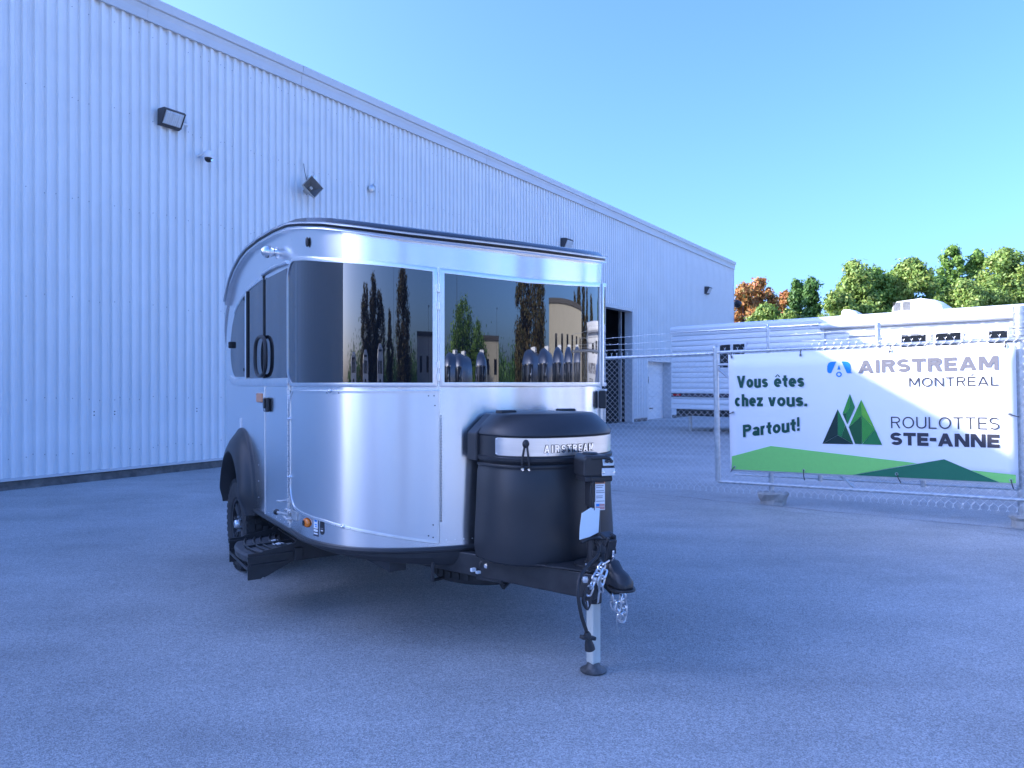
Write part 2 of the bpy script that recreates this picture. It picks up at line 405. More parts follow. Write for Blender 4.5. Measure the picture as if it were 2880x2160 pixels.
GW.update({'É': .74, 'ê': .62, '-': .42, '.': .20, '!': .22, ' ': .30})
def text_polys(body, width, height, t, gap=.14, wscale=None):
    """Polygons of a line of stroke lettering filling width x height; t and gap as shares of the height."""
    n = len(body); tot = sum(GW[c] for c in body); k = (width / height - gap * (n - 1)) / tot
    out = []; x = 0
    for c in body:
        w = GW[c] * k
        if c == 'I': w = max(t, GW[c] * k)
        for p in glyph_polys(c, w, t): out.append([((x + px_) * height, py_ * height) for px_, py_ in p])
        x += w + gap
    return out
def letters(mb, polys, place, step=.00004):
    """Flat lettering; overlapping strokes of a letter lie a hair apart in depth."""
    for i, p in enumerate(polys): mb.add([place(u, v, step * (i % 12)) for u, v in p], [tuple(range(len(p)))])
    return mb

# ------------------------------------------------------------------ the ground
S_ = 400
g = MB().grid([[(-S_, -S_, 0), (S_, -S_, 0)], [(-S_, S_, 0), (S_, S_, 0)]]).build('ground', 'asphalt', smooth=0)
g['kind'] = 'structure'

# ------------------------------------------------------------------ the warehouse
BETA = R(55.5); WB = -11.40
wdir = Vector((math.cos(BETA), math.sin(BETA), 0)); ndir = Vector((math.sin(BETA), -math.cos(BETA), 0))
wh = thing('warehouse', 'long steel warehouse clad in pale blue grey corrugated sheet, along the lot', 'warehouse', tuple(ndir * WB), BETA)
# local frame: x along the wall (a), -y towards the lot
A0, A1, HT = -12.192, 36.7284, 7.70
Z0, ZF = 0.16, 7.36
PITCH = 0.1524; PW = PITCH * 6
OPEN = [(20.2692, 24.5364, 4.2), (25.908, 28.3464, 2.36)]     # bay opening, dock door: a0, a1, head height
def rib_profile(a0, a1):
    pts = []; k0 = math.floor(a0 / PITCH) - 1
    base = [(0.0, 0.0), (0.030, 0.0), (0.033, -0.003), (0.048, -0.003), (0.051, 0.0), (0.072, 0.0), (0.088, -0.046), (0.132, -0.046)]
    for k in range(k0, math.ceil(a1 / PITCH) + 1):
        for (u, y) in base:
            pts.append((k * PITCH + u, y))
    pts = [p for p in pts if a0 + 1e-4 < p[0] < a1 - 1e-4]
    def depth(a):
        u = (a / PITCH - math.floor(a / PITCH + 1e-6)) * PITCH; u = max(0.0, u)
        return lerp_table(base + [(PITCH, 0.0)], u)
    return [(a0, depth(a0))] + pts + [(a1, depth(a1))]
def sheet_mesh(a0, a1, z0, z1):
    pr = rib_profile(a0, a1)
    mb = MB(); mb.grid([[(a, y, z0) for a, y in pr], [(a, y, z1) for a, y in pr]]); return mb
cache = {}
n_sheets = math.ceil((A1 - A0) / PW)
for i in range(n_sheets):
    a0 = A0 + i * PW; a1 = min(A1, a0 + PW)
    cuts = [(a0, a1, Z0)]
    for (o0, o1, oh) in OPEN:
        nc = []
        for (c0, c1, zz) in cuts:
            if c1 <= o0 or c0 >= o1: nc.append((c0, c1, zz)); continue
            if c0 < o0: nc.append((c0, o0, zz))
            nc.append((max(c0, o0), min(c1, o1), oh))
            if c1 > o1: nc.append((o1, c1, zz))
        cuts = nc
    for (c0, c1, zz) in cuts:
        if c1 - c0 < 0.001: continue
        full = abs(c1 - c0 - PW) < 1e-6 and zz == Z0
        off = 0.0
        if full and 'sheet' in cache:
            o = inst(cache['sheet'], 'cladding_sheet', wh, (a0 - A0, off, 0))
        else:
            o = sheet_mesh(c0, c1, zz, ZF).build('cladding_sheet', 'cladding', wh, smooth=0, fix=False); o.location = (0, off, 0)
            if full and i == 0: cache['sheet'] = o.data
        if full: o.rotation_euler = (0, 0, random.uniform(-0.0022, 0.0022)) if False else (0, 0, 0)
# screws on the girts
mb = MB()
for z in (0.45, 1.25, 2.75, 4.25, 5.75, 7.1):
    k = 0; a = A0 + 0.11
    while a < 25:
        if not any(o0 - .1 < a < o1 + .1 and z < oh for o0, o1, oh in OPEN) and (k % 2 == 0 or random.random() < 0.35):
            zz = z + random.uniform(-0.03, 0.03); aa = math.floor(a / PITCH) * PITCH + (0.07 if k % 4 else 0.119); yy = -0.001 if k % 4 else -0.047
            r_ = 0.0075
            mb.add([(aa - r_, yy - .006, zz), (aa, yy - .006, zz - r_), (aa + r_, yy - .006, zz), (aa, yy - .006, zz + r_), (aa - r_, yy + .002, zz), (aa, yy + .002, zz - r_), (aa + r_, yy + .002, zz), (aa, yy + .002, zz + r_)],
                   [(0, 1, 2, 3), (0, 4, 5, 1), (1, 5, 6, 2), (2, 6, 7, 3), (3, 7, 4, 0)])
        a += PITCH; k += 1
o = mb.build('screws', 'screw', wh, smooth=0); o['kind'] = 'stuff'
# rusty punched holes low on some ribs
mb = MB()
for a in (5.2, 5.5, 6.9, 8.45, 10.6, 11.05, 12.6, 13.1, 13.5):
    for dz in (0, 0.055):
        aa = math.floor(a / PITCH) * PITCH + 0.119
        mb.lathe([(0.010, -0.0485), (0.010, -0.0465)], (aa, 0, 1.0 + dz + random.uniform(-.01, .01)), 8, 'y')
for o_ in [mb.build('drilled_holes', 'black', wh, smooth=0)]: o_['kind'] = 'stuff'
# fascia lengths (3.05 m each): lower flashing, ridge line, upper gutter face
fa = MB()
def fascia(a0, a1):
    pr = [(-0.035, ZF - 0.03), (-0.085, ZF - 0.03), (-0.090, ZF + 0.10), (-0.105, ZF + 0.16), (-0.105, ZF + 0.185), (-0.14, ZF + 0.20), (-0.155, HT), (-0.10, HT + 0.015), (0.3, HT + 0.02)]
    mb = MB(); mb.grid([[(a, y, z) for y, z in pr] for a in (a0 + 0.002, a1 - 0.002)])
    mb.add([(a1 - 0.002, y, z) for y, z in pr[:-1]] + [(a1 - 0.002, 0.3, ZF - 0.03)], [tuple(range(len(pr)))])
    return mb
a = A0; k = 0
while a < A1 - 0.05:
    b = min(a + 3.05, A1 + 0.08 if a + 3.05 > A1 - 0.3 else a + 3.05)
    o = fascia(a, b).build('fascia_length', 'fascia', wh, smooth=0)
    o.location = (0, -0.003 * (k % 2), 0.0)
    a = b; k += 1
# end closers, roof, back
mb = MB()
mb.box2((A1 - 0.02, 0.02, 0.0), (A1 + 0.05, 24, ZF + 0.1)); mb.box2((A0 - 0.05, 0.02, 0), (A0 + 0.02, 24, ZF + 0.1))
mb.box2((A0, 23.9, 0), (A1, 24.0, ZF + 0.1))
mb.build('end_wall', 'cladding', wh, smooth=0)
mb = MB(); mb.grid([[(A0 - .05, 0.29, HT + .018), (A1 + .08, 0.29, HT + .018)], [(A0 - .05, 12, HT + 0.6), (A1 + .08, 12, HT + 0.6)], [(A0 - .05, 24.1, HT), (A1 + .08, 24.1, HT)]])
mb.build('roof', 'fascia', wh, smooth=0)
MB().box2((A1 - 0.03, -0.06, 0.12), (A1 + 0.055, 0.02, ZF)).build('corner_trim', 'fascia', wh, smooth=0, bevel=0.006)
# concrete plinth and drip edge, split round the openings
segs = []; x = A0
for (o0, o1, oh) in OPEN: segs.append((x, o0)); x = o1
segs.append((x, A1))
for (s0, s1) in segs:
    n_ = max(2, int((s1 - s0) / 0.25)); rows = []
    for i in range(n_ + 1):
        a = s0 + (s1 - s0) * i / n_
        j = random.uniform(-0.012, 0.012)
        rows.append([(a, -0.055 + j * 2 - random.uniform(0, .02), -0.02), (a, -0.035 + j, 0.04 + j), (a, -0.03, 0.115 + j * .4), (a, 0.05, 0.118)])
    MB().grid(rows).build('plinth', 'plinth', wh, smooth=0)
    MB().box2((s0, -0.05, 0.125), (s1, 0.0, 0.165)).build('drip_edge', 'fascia', wh, smooth=0)
# bay opening: deep jamb, head, dark interior
o0, o1, oh = OPEN[0]
MB().box2((o1 - 0.06, -0.05, 0), (o1 + 0.10, -0.034 + .3, oh + 0.08)).build('door_jamb', 'fascia', wh, smooth=0, bevel=0.004)
MB().box2((o0 - 0.10, -0.05, 0), (o0 + 0.06, 0.27, oh + 0.08)).build('door_jamb', 'fascia', wh, smooth=0, bevel=0.004)
MB().box2((o0 + 0.06, -0.05, oh - 0.05), (o1 - 0.06, 0.27, oh + 0.08)).build('door_head', 'fascia', wh, smooth=0, bevel=0.004)
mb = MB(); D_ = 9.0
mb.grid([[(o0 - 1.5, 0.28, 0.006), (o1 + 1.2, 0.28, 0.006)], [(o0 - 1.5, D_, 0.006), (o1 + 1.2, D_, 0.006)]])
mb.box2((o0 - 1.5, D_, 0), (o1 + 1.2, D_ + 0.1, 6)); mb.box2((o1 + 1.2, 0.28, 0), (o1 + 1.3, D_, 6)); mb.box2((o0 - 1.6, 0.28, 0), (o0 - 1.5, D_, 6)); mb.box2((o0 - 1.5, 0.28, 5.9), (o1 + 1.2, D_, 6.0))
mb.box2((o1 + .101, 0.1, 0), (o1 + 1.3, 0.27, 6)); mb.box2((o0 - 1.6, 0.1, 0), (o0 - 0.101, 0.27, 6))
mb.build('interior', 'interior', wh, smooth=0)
mb = MB()
for i in range(5): mb.box2((o0 + .4, 4.6, 0.6 + i * 0.75), (o1 - 1.0, 5.4, 0.66 + i * 0.75))
for xx in (o0 + .4, o1 - 1.06): mb.box2((xx, 4.6, 0.0), (xx + .06, 4.66, 4.0))
mb.build('storage_rack', 'steel_black', wh, smooth=0)
MB().box2((o1 - 0.32, 0.3, 0), (o1 - 0.25, 0.4, oh)).build('door_track', 'galv', wh, smooth=0)
# dock door, recessed, sectional
o0, o1, oh = OPEN[1]; RC = 0.36
mb = MB(); mb.box2((o1 - 0.03, -0.045, 0.0), (o1 + 0.05, RC, oh + 0.04)).build('dock_jamb', 'fascia', wh, smooth=0, bevel=0.004)
MB().box2((o0 - 0.05, -0.045, 0), (o0 + 0.03, RC, oh + 0.04)).build('dock_jamb', 'fascia', wh, smooth=0, bevel=0.004)
MB().box2((o0 + .03, -0.045, oh - 0.03), (o1 - .03, RC, oh + 0.04)).build('dock_head', 'fascia', wh, smooth=0, bevel=0.004)
dd = sub('dock_door', wh)
hgt = (oh - 0.03) / 5
for i in range(5):
    z0 = i * hgt + 0.004; z1 = (i + 1) * hgt - 0.004
    pr = []
    for k in range(5):
        zz = z0 + (z1 - z0) * k / 5; dz = (z1 - z0) / 5
        pr += [(0.0, zz), (0.0, zz + dz * .75), (0.008, zz + dz * .82), (0.008, zz + dz * .93)]
    pr.append((0.0, z1))
    mb = MB(); mb.grid([[(a_, RC - 0.03 + y, z) for y, z in pr] for a_ in (o0 + .03, o1 - .03)])
    mb.build('door_section', 'white_plastic', dd, smooth=0)
MB().box2((o0 + .42, RC - 0.05, 1.42), (o0 + .92, RC - 0.026, 1.78)).build('window_frame', 'white_plastic', dd, smooth=0)
MB().box2((o0 + .46, RC - 0.056, 1.46), (o0 + .88, RC - 0.048, 1.74)).build('window_pane', 'rv_glass', dd, smooth=0)
MB().box2((o0 + 1.0, RC - 0.06, 0.42), (o0 + 1.3, RC - 0.036, 0.46)).build('pull_handle', 'steel_black', dd, smooth=0)

# fixtures on the warehouse wall ----------------------------------
F = 1534.0
def wall_at(px, py):
    rho = (px - 1106) / F; Y = (WB) / (ndir.x * rho + ndir.y); P = Vector((rho * Y, Y, 0))
    return P.dot(wdir), 1.5 + (826 - py) * Y / F
def on_wall(a, z, off=0.035): return tuple(wdir * a + ndir * (WB + off) + Vector((0, 0, z)))
def wall_light(px, py, label, w=0.36, h=0.27):
    a, z = wall_at(px, py)
    t = thing('wall_light', label, 'wall light', on_wall(a, z), BETA, 'floodlights on the warehouse wall')
    # local: x along wall, -y outward
    poly = [(0, -h / 2), (-0.05, -h / 2), (-0.09, -h * 0.44), (-0.235, h * .36), (-0.20, h * .46), (-0.05, h / 2), (0, h / 2)]
    MB().prism(poly, lambda y, z_: (-w / 2, y, z_), lambda y, z_: (w / 2, y, z_)).build('housing', 'bronze', t, smooth=0, bevel=0.008)
    a_ = Vector((0, -0.09, -h * .44)); b_ = Vector((0, -0.235, h * .36)); n_ = Vector((0, -(b_.z - a_.z), (b_.y - a_.y))).normalized()
    if n_.y > 0: n_ = -n_
    mb = MB(); L0 = [(x_, *(a_.lerp(b_, q) + n_ * 0.004).yz) for x_, q in ((-w * .43, .04), (w * .43, .04), (w * .43, .93), (-w * .43, .93))]
    L1 = [(x_, *(a_.lerp(b_, q) + n_ * 0.035).yz) for x_, q in ((-w * .38, .10), (w * .38, .10), (w * .38, .87), (-w * .38, .87))]
    mb.loft([L0, L1], cap0=False); mb.build('lens', 'lampglass', t, smooth=0, bevel=0.006)
    mb = MB()
    for k in range(9):
        x_ = -w * .36 + w * .72 * k / 8
        mb.tube([(x_, *(a_.lerp(b_, .12) + n_ * .037).yz), (x_, *(a_.lerp(b_, .85) + n_ * .037).yz)], 0.004, 4)
    mb.build('lens_rib', 'lampglass', t, smooth=30)
    mb = MB()
    rim = [(x_, *(a_.lerp(b_, q) + n_ * 0.008).yz) for x_, q in ((-w * .47, .0), (w * .47, .0), (w * .47, .97), (-w * .47, .97))]
    mb.tube(rim, 0.010, 6, closed=True); mb.build('door_rim', 'bronze', t)
    MB().lathe([(0.02, 0), (0.02, 0.05), (0.028, 0.06), (0.028, .09), (0.0, .095)], (w / 2, -0.12, -0.03), 10, 'x').build('photocell', 'white_plastic', t)
    return t
wall_light(361, 261, 'large wall floodlight with ribbed glass front, high above white bullet camera')
wall_light(1216, 529, 'wall floodlight just above the black roof edge of the travel trailer', .40, .36)
wall_light(1523, 628, 'small far wall floodlight near the end corner of the warehouse', .40, .34)
# white security camera
a, z = wall_at(433, 341)
t = thing('security_camera', 'white turret security camera on a short wall arm below the floodlight', 'camera', on_wall(a, z), BETA)
MB().lathe([(0.045, 0), (0.045, 0.02), (0.0, .025)], (-0.06, -0.0, 0.0), 14, 'y').build('mount_plate', 'camwhite', t).rotation_euler = (0, 0, PI) 
MB().tube(spline([(-.06, 0, 0), (-.06, -.08, .015), (-.02, -.15, .05), (.0, -.2, .04)], 6), 0.022, 10).build('arm', 'camwhite', t)
MB().lathe([(0.0, .075), (.04, .07), (.068, .045), (.075, 0), (.075, -.03), (.066, -.05)], (0.0, -.21, .0), 18).build('shell', 'camwhite', t)
MB().lathe([(.064, -.05), (.062, -.075), (.05, -.10), (.028, -.118), (0.0, -.123)], (0.0, -.21, .0), 18).build('camera_eye', 'black', t)
MB().lathe([(.02, 0), (.02, .012), (0, .014)], (0.03, -.265, -.085), 12, 'y').build('lens', 'chrome', t)
# horn loudspeaker, tilted square
a, z = wall_at(655, 413)
t = thing('horn_speaker', 'beige square horn loudspeaker hanging askew from a wall cable', 'loudspeaker', on_wall(a, z, .05), BETA)
Mx = Euler((R(-12), R(42), R(-18))).to_matrix()
def sq(r_, y): return [tuple(Mx @ Vector(p) + Vector((0, -.12, 0))) for p in ((-r_, y, -r_), (r_, y, -r_), (r_, y, r_), (-r_, y, r_))]
MB().loft([sq(.155, -.172), sq(.168, -.168), sq(.165, -.145), sq(.10, -.04), sq(.05, .05), sq(.06, .10)], cap0=False).build('horn_shell', 'horn', t, smooth=0, bevel=.006)
MB().loft([sq(.150, -.1715), sq(.085, -.09), sq(.055, -.05)], cap0=False, cap1=True).build('horn_throat', 'horn_inner', t, smooth=0)
MB().loft([sq(.030, -.10), sq(.026, -.05)], cap0=True).build('phase_plug', 'horn', t, smooth=0, bevel=.005)
MB().tube(spline([(.02, -.08, .12), (-.02, -.03, .35), (-.05, -.02, .58)], 6), .006, 6).build('cable', 'steel_black', t)
MB().lathe([(.018, 0), (.022, .03), (.012, .10), (0, .105)], (-.05, -.02, .52), 8).build('cable_end', 'white_plastic', t)
MB().box((.13, -.03, .28), (.16, .05, .06), (0, .1, 0)).box((.2, -.03, .28), (.06, .07, .11)).tube([(.13, -.05, .28), (.11, -.1, .12)], .012, 6).build('bracket', 'galv', t, smooth=0, bevel=.004)
# round sensor
a, z = wall_at(797, 409)
t = thing('round_sensor', 'small round grey sensor with side knob, right of the horn loudspeaker', 'sensor', on_wall(a, z, .035), BETA)
MB().lathe([(.075, 0), (.085, -.03), (.085, -.06), (.05, -.085), (0, -.09)], (0, 0, 0), 18, 'y').build('dome', 'galv', t)
MB().lathe([(.03, 0), (.036, -.03), (.02, -.06), (0, -.062)], (.09, 0, .1), 12, 'y').build('knob', 'galv', t)
# black dome camera at the far corner
t = thing('dome_camera', 'black dome camera on an arm at the far warehouse corner', 'camera', tuple(wdir * (A1 + .055) + ndir * (WB - .12) + Vector((0, 0, 5.78))), BETA)
MB().box((.03, 0, 0), (.06, .2, .34)).build('mount_plate', 'steel_black', t, smooth=0, bevel=.01)
MB().tube([(0.05, 0, .05), (1.15, 0, .05)], .03, 8).build('arm', 'steel_black', t)
MB().lathe([(0, .07), (.08, .05), (.1, 0), (.2, -.06), (.23, -.16)], (1.15, 0, .05), 20).build('shroud', 'steel_black', t)
MB().lathe([(.225, -.16), (.21, -.24), (.15, -.32), (.07, -.365), (0, -.37)], (1.15, 0, .05), 20).build('dome', 'roofblack', t)

# ------------------------------------------------------------------ the travel trailer
PHI = 0.57486
JX, JY = 0.42308, 3.6875
TA, TB, TY, TN = 1.0757, 0.8954, 1.5144, 2.1         # half width, nose length, start of nose, exponent
TR_Y, TR_L, TR_N = 3.62, 0.80, 2.3
tex = Vector((math.cos(PHI), math.sin(PHI), 0)); tey = Vector((-math.sin(PHI), math.cos(PHI), 0))
TT = thing('travel_trailer', 'small silver riveted travel trailer with black roof edge and wraparound dark windows', 'travel trailer', (JX, JY, 0), PHI)
def T(px, py, yl):
    """A point on the trailer's cross plane y = yl (trailer frame, metres)."""
    rho = (px - 1106) / F; J = Vector((JX, JY, 0))
    Y = (yl + J.dot(tey)) / (rho * tey.x + tey.y); P = Vector((rho * Y, Y, 0)) - J
    return Vector((P.dot(tex), P.dot(tey), 1.5 + (826 - py) * Y / F))
# plan curve
pts = [(-TA, 3.62 - (3.62 - TY) * i / 60) for i in range(60)]
for i in range(241):
    q = -PI / 2 + PI * i / 240
    pts.append((TA * math.copysign(abs(math.sin(q)) ** (2 / TN), math.sin(q)), TY - TB * max(0.0, math.cos(q)) ** (2 / TN)))
pts += [(TA, TY + (3.62 - TY) * (i + 1) / 60) for i in range(60)]
SS = [0.0]
for p, q in zip(pts, pts[1:]): SS.append(SS[-1] + math.hypot(q[0] - p[0], q[1] - p[1]))
i_n = 60 + 120; s_off = SS[i_n]; SS = [s - s_off for s in SS]
def plan(s):
    lo, hi = 0, len(SS) - 1
    while hi - lo > 1:
        m_ = (lo + hi) // 2
        if SS[m_] <= s: lo = m_
        else: hi = m_
    t_ = (s - SS[lo]) / (SS[hi] - SS[lo]) if SS[hi] > SS[lo] else 0
    x = pts[lo][0] + (pts[hi][0] - pts[lo][0]) * t_; y = pts[lo][1] + (pts[hi][1] - pts[lo][1]) * t_
    lo2, hi2 = max(0, lo - 2), min(len(pts) - 1, hi + 2)
    dx, dy = pts[hi2][0] - pts[lo2][0], pts[hi2][1] - pts[lo2][1]; L_ = math.hypot(dx, dy)
    return x, y, dy / L_, -dx / L_          # outward normal of the U walked curb -> nose -> street
def surf(s, z, off=0.0):
    x, y, nx, ny = plan(s); return (x + nx * off, y + ny * off, z)
if plan(0)[3] > 0:
    _pl = plan
    plan = lambda s: (lambda a: (a[0], a[1], -a[2], -a[3]))(_pl(s))
ZL = [(.62, 2.262), (.70, 2.278), (.80, 2.300), (.98, 2.345), (1.19, 2.393), (1.45, 2.437), (1.67, 2.472), (2.0, 2.497), (2.4, 2.507), (2.8, 2.497), (3.03, 2.466), (3.25, 2.408), (3.44, 2.325), (3.57, 2.22), (3.7, 2.09), (3.9, 1.87), (4.15, 1.60), (4.42, 1.30)]
def zlip(y): return lerp_table(ZL, y)
# closed outline with rear
outl = list(pts)
for i in range(1, 48):
    q = PI / 2 - PI * i / 48
    outl.append((TA * math.copysign(abs(math.sin(q)) ** (2 / TR_N), math.sin(q)), TR_Y + TR_L * max(0.0, math.cos(q)) ** (2 / TR_N)))
# body shell
NZ = 34; ZB = 0.545
mb = MB(); n_o = len(outl); cols = []
WELL_Y, WELL_R = 3.10, 0.385
for (x, y) in outl:
    zt = zlip(y) + 0.01
    cols.append([(x, y, ZB + (zt - ZB) * k / NZ) for k in range(NZ + 1)])
vs_ = [p for c in cols for p in c]; fs = []
for i in range(n_o):
    j = (i + 1) % n_o
    for k in range(NZ):
        c = [vs_[i * (NZ + 1) + k], vs_[j * (NZ + 1) + k], vs_[j * (NZ + 1) + k + 1], vs_[i * (NZ + 1) + k + 1]]
        my = sum(p[1] for p in c) / 4; mz = sum(p[2] for p in c) / 4; mx_ = sum(p[0] for p in c) / 4
        if abs(mx_) > TA - .02 and ((my - WELL_Y) / WELL_R) ** 2 + ((mz - .5) / .50) ** 2 < 1: continue
        fs.append((i * (NZ + 1) + k, j * (NZ + 1) + k, j * (NZ + 1) + k + 1, i * (NZ + 1) + k + 1))
mb.add(vs_, fs); mb.build('body', 'alum', TT, smooth=60)
# floor pan (closes the underside)
mb = MB(); mb.add([(x * .97, TY + (y - TY) * .985, ZB) for x, y in outl], [tuple(range(n_o))]); mb.build('floor_pan', 'steel_black', TT, smooth=0)
# roof cap: rings inwards from the lip
rings = []
for (k, dz) in ((0.995, 0.002), (1.012, 0.004), (1.012, 0.030), (1.009, 0.037), (0.985, 0.066), (0.93, .069), (.8, .070), (.45, .071), (.05, .072)):
    loop = []
    for (x, y) in outl:
        yy = 2.5 + (y - 2.5) * (k if k > .9 else .93)
        loop.append((x * k, yy, zlip(yy) + dz))
    rings.append(loop)
mb = MB(); mr = MB(); allv = [p for L_ in rings for p in L_]; mb.v = list(allv); mr.v = list(allv)
for i in range(len(rings) - 1):
    for k in range(n_o):
        q = (i * n_o + k, i * n_o + (k + 1) % n_o, (i + 1) * n_o + (k + 1) % n_o, (i + 1) * n_o + k)
        rear_ = min(allv[j][1] for j in q) > 3.56
        if rear_: mr.f.append(q)
        elif i > 1: mb.f.append(q)
mb.f.append(tuple((len(rings) - 1) * n_o + k for k in range(n_o)))
mb.build('roof', 'roofblack', TT, smooth=35); mr.build('rear_shell', 'alum', TT, smooth=50)
# roof edge mouldings from rear tip round the nose to the other rear tip
def lip(name, mat, off, dz, h_, t_):
    mb = MB(); rows = []
    ss = [SS[0] + (SS[-1] - SS[0]) * i / 220 for i in range(221)]
    for s in ss:
        x, y, nx, ny = plan(s); z = zlip(y) + dz
        rows.append([(x + nx * o_, y + ny * o_, z + z_) for o_, z_ in ((off, 0), (off + t_, 0), (off + t_ * .9, h_ * .5), (off + t_, h_), (off, h_))])
    mb.loft(rows); mb.build(name, mat, TT, smooth=30)
lip('roof_gutter', 'trim', -.004, -0.006, 0.015, 0.036)
lip('roof_seal', 'black', -.004, 0.0092, 0.014, 0.026)
lip('roof_trim', 'trim', -.004, 0.0234, 0.011, 0.050)

def corner(s, s0, s1, r0, r1):
    if r0 > 0 and s < s0 + r0: d = r0 - (s - s0); return r0 - math.sqrt(max(0, r0 * r0 - d * d))
    if r1 > 0 and s > s1 - r1: d = r1 - (s1 - s); return r1 - math.sqrt(max(0, r1 * r1 - d * d))
    return 0.0
def edges(s0, s1, zb, zt, r=(0, 0, 0, 0)):
    """bottom and top edge functions; corner radii: bottom-rear, bottom-front, top-front, top-rear."""
    fb = (lambda s: zb) if not callable(zb) else zb; ft = (lambda s: zt) if not callable(zt) else zt
    return (lambda s: fb(s) + corner(s, s0, s1, r[0], r[1])), (lambda s: ft(s) - corner(s, s0, s1, r[3], r[2]))
def columns(s0, s1, n_=40):
    out = []
    for i in range(n_ + 1):
        u = i / n_; v = 0.5 * u + 0.5 * (0.5 - 0.5 * math.cos(PI * u)); v = 0.5 - 0.5 * math.cos(PI * u) if (s1 - s0) < .3 else v
        out.append(s0 + (s1 - s0) * v)
    # dense ends for the rounded corners
    e = [s0 + 0.16 * (i / 14) ** 2 for i in range(1, 14)] if s1 - s0 > .5 else []
    return sorted(set([round(q, 5) for q in out + e]))
def panel(name, mat, s0, s1, lo, hi, off, depth, parent=None, rows=5, n_=40, tilt=None):
    parent = parent or TT; mb = MB(); cs = columns(s0, s1, n_)
    o_ = tilt if tilt else (lambda s, z: off)
    gr = []
    for s in cs:
        a_, b_ = lo(s), max(hi(s), lo(s) + 1e-4)
        gr.append([surf(s, a_ + (b_ - a_) * k / rows, o_(s, a_ + (b_ - a_) * k / rows)) for k in range(rows + 1)])
    mb.grid(gr)
    # rim
    rim = [(s, lo(s)) for s in cs] + [(cs[-1], lo(cs[-1]) + (hi(cs[-1]) - lo(cs[-1])) * k / rows) for k in range(1, rows)] + [(s, hi(s)) for s in reversed(cs)] + [(cs[0], hi(cs[0]) - (hi(cs[0]) - lo(cs[0])) * k / rows) for k in range(1, rows)]
    A_ = [surf(s, z, o_(s, z)) for s, z in rim]; B_ = [surf(s, z, o_(s, z) - depth) for s, z in rim]
    mb.loft([A_, B_], cap0=False, cap1=False)
    return mb.build(name, mat, parent, smooth=40)
def ring(name, mat, s0, s1, zb, zt, r, w, off, depth, parent=None, n_=40, tilt=None):
    parent = parent or TT; mb = MB(); cs = columns(s0, s1, n_)
    o_ = tilt if tilt else (lambda s, z: off)
    fb = (lambda s: zb) if not callable(zb) else zb; ft = (lambda s: zt) if not callable(zt) else zt
    lo, hi = edges(s0, s1, zb, zt, r)
    lo2, hi2 = edges(s0 + w, s1 - w, lambda s: fb(s) + w, lambda s: ft(s) - w, [max(0, q - w) for q in r])
    def m_(s): return s0 + w + (s - s0) * (s1 - s0 - 2 * w) / (s1 - s0)
    K = 6
    out_ = [(s, lo(s)) for s in cs] + [(s1, lo(s1) + (hi(s1) - lo(s1)) * k / K) for k in range(1, K)] + [(s, hi(s)) for s in reversed(cs)] + [(s0, hi(s0) - (hi(s0) - lo(s0)) * k / K) for k in range(1, K)]
    in_ = [(m_(s), lo2(m_(s))) for s in cs] + [(s1 - w, lo2(s1 - w) + (hi2(s1 - w) - lo2(s1 - w)) * k / K) for k in range(1, K)] + [(m_(s), hi2(m_(s))) for s in reversed(cs)] + [(s0 + w, hi2(s0 + w) - (hi2(s0 + w) - lo2(s0 + w)) * k / K) for k in range(1, K)]
    L_ = [[surf(s, z, o_(s, z) - depth) for s, z in out_], [surf(s, z, o_(s, z) - .002) for s, z in out_]]
    mid1 = [(a_[0] * .85 + b_[0] * .15, a_[1] * .85 + b_[1] * .15) for a_, b_ in zip(out_, in_)]
    L_ += [[surf(s, z, o_(s, z)) for s, z in mid1], [surf(s, z, o_(s, z) - .001) for s, z in in_], [surf(s, z, o_(s, z) - depth) for s, z in in_]]
    mb.loft(L_, cap0=False, cap1=False)
    return mb.build(name, mat, parent, smooth=40)

ZW = [(0, 2.112), (.30, 2.124), (.55, 2.143), (.78, 2.169), (1.0, 2.195), (1.237, 2.224), (1.45, 2.258), (1.66, 2.284), (1.9, 2.29)]
def zwin(s): return lerp_table(ZW, abs(s))
# curb-side front window
s0, s1 = -1.812, -0.553
rr = (.12, 0, 0, .14)
w1 = sub('front_corner_window', TT)
lo, hi = edges(s0 + .018, s1 - .018, 1.493, lambda s: zwin(s) - .018, [max(0, q - .018) for q in rr])
panel('pane', 'glass', s0 + .018, s1 - .018, lo, hi, .010, .012, w1, rows=8, n_=60)
ring('frame', 'trim', s0, s1, 1.474, zwin, rr, .024, .017, .02, w1, n_=60)
# centre front window
s0, s1 = -0.538, 0.782
w2 = sub('front_window', TT)
lo, hi = edges(s0 + .02, s1 - .02, 1.493, lambda s: zwin(s) - .02)
panel('pane', 'glass', s0 + .02, s1 - .02, lo, hi, .010, .012, w2, rows=8, n_=70)
ring('frame', 'trim', s0, s1, 1.474, zwin, (0, 0, 0, 0), .026, .017, .02, w2, n_=70)
# street-side front window, propped open a little
s0, s1 = 0.80, 1.62
w3 = sub('street_side_window', TT)
tl = lambda s, z: .03 + .012 * (s - .8)
lo, hi = edges(s0 + .02, s1 - .02, 1.493, lambda s: zwin(s) - .02)
panel('pane', 'glass', s0 + .02, s1 - .02, lo, hi, 0, .012, w3, rows=8, tilt=lambda s, z: tl(s, z) - .006)
ring('frame', 'trim', s0, s1, 1.474, zwin, (0, 0, 0, 0), .026, 0, .03, w3, tilt=tl)
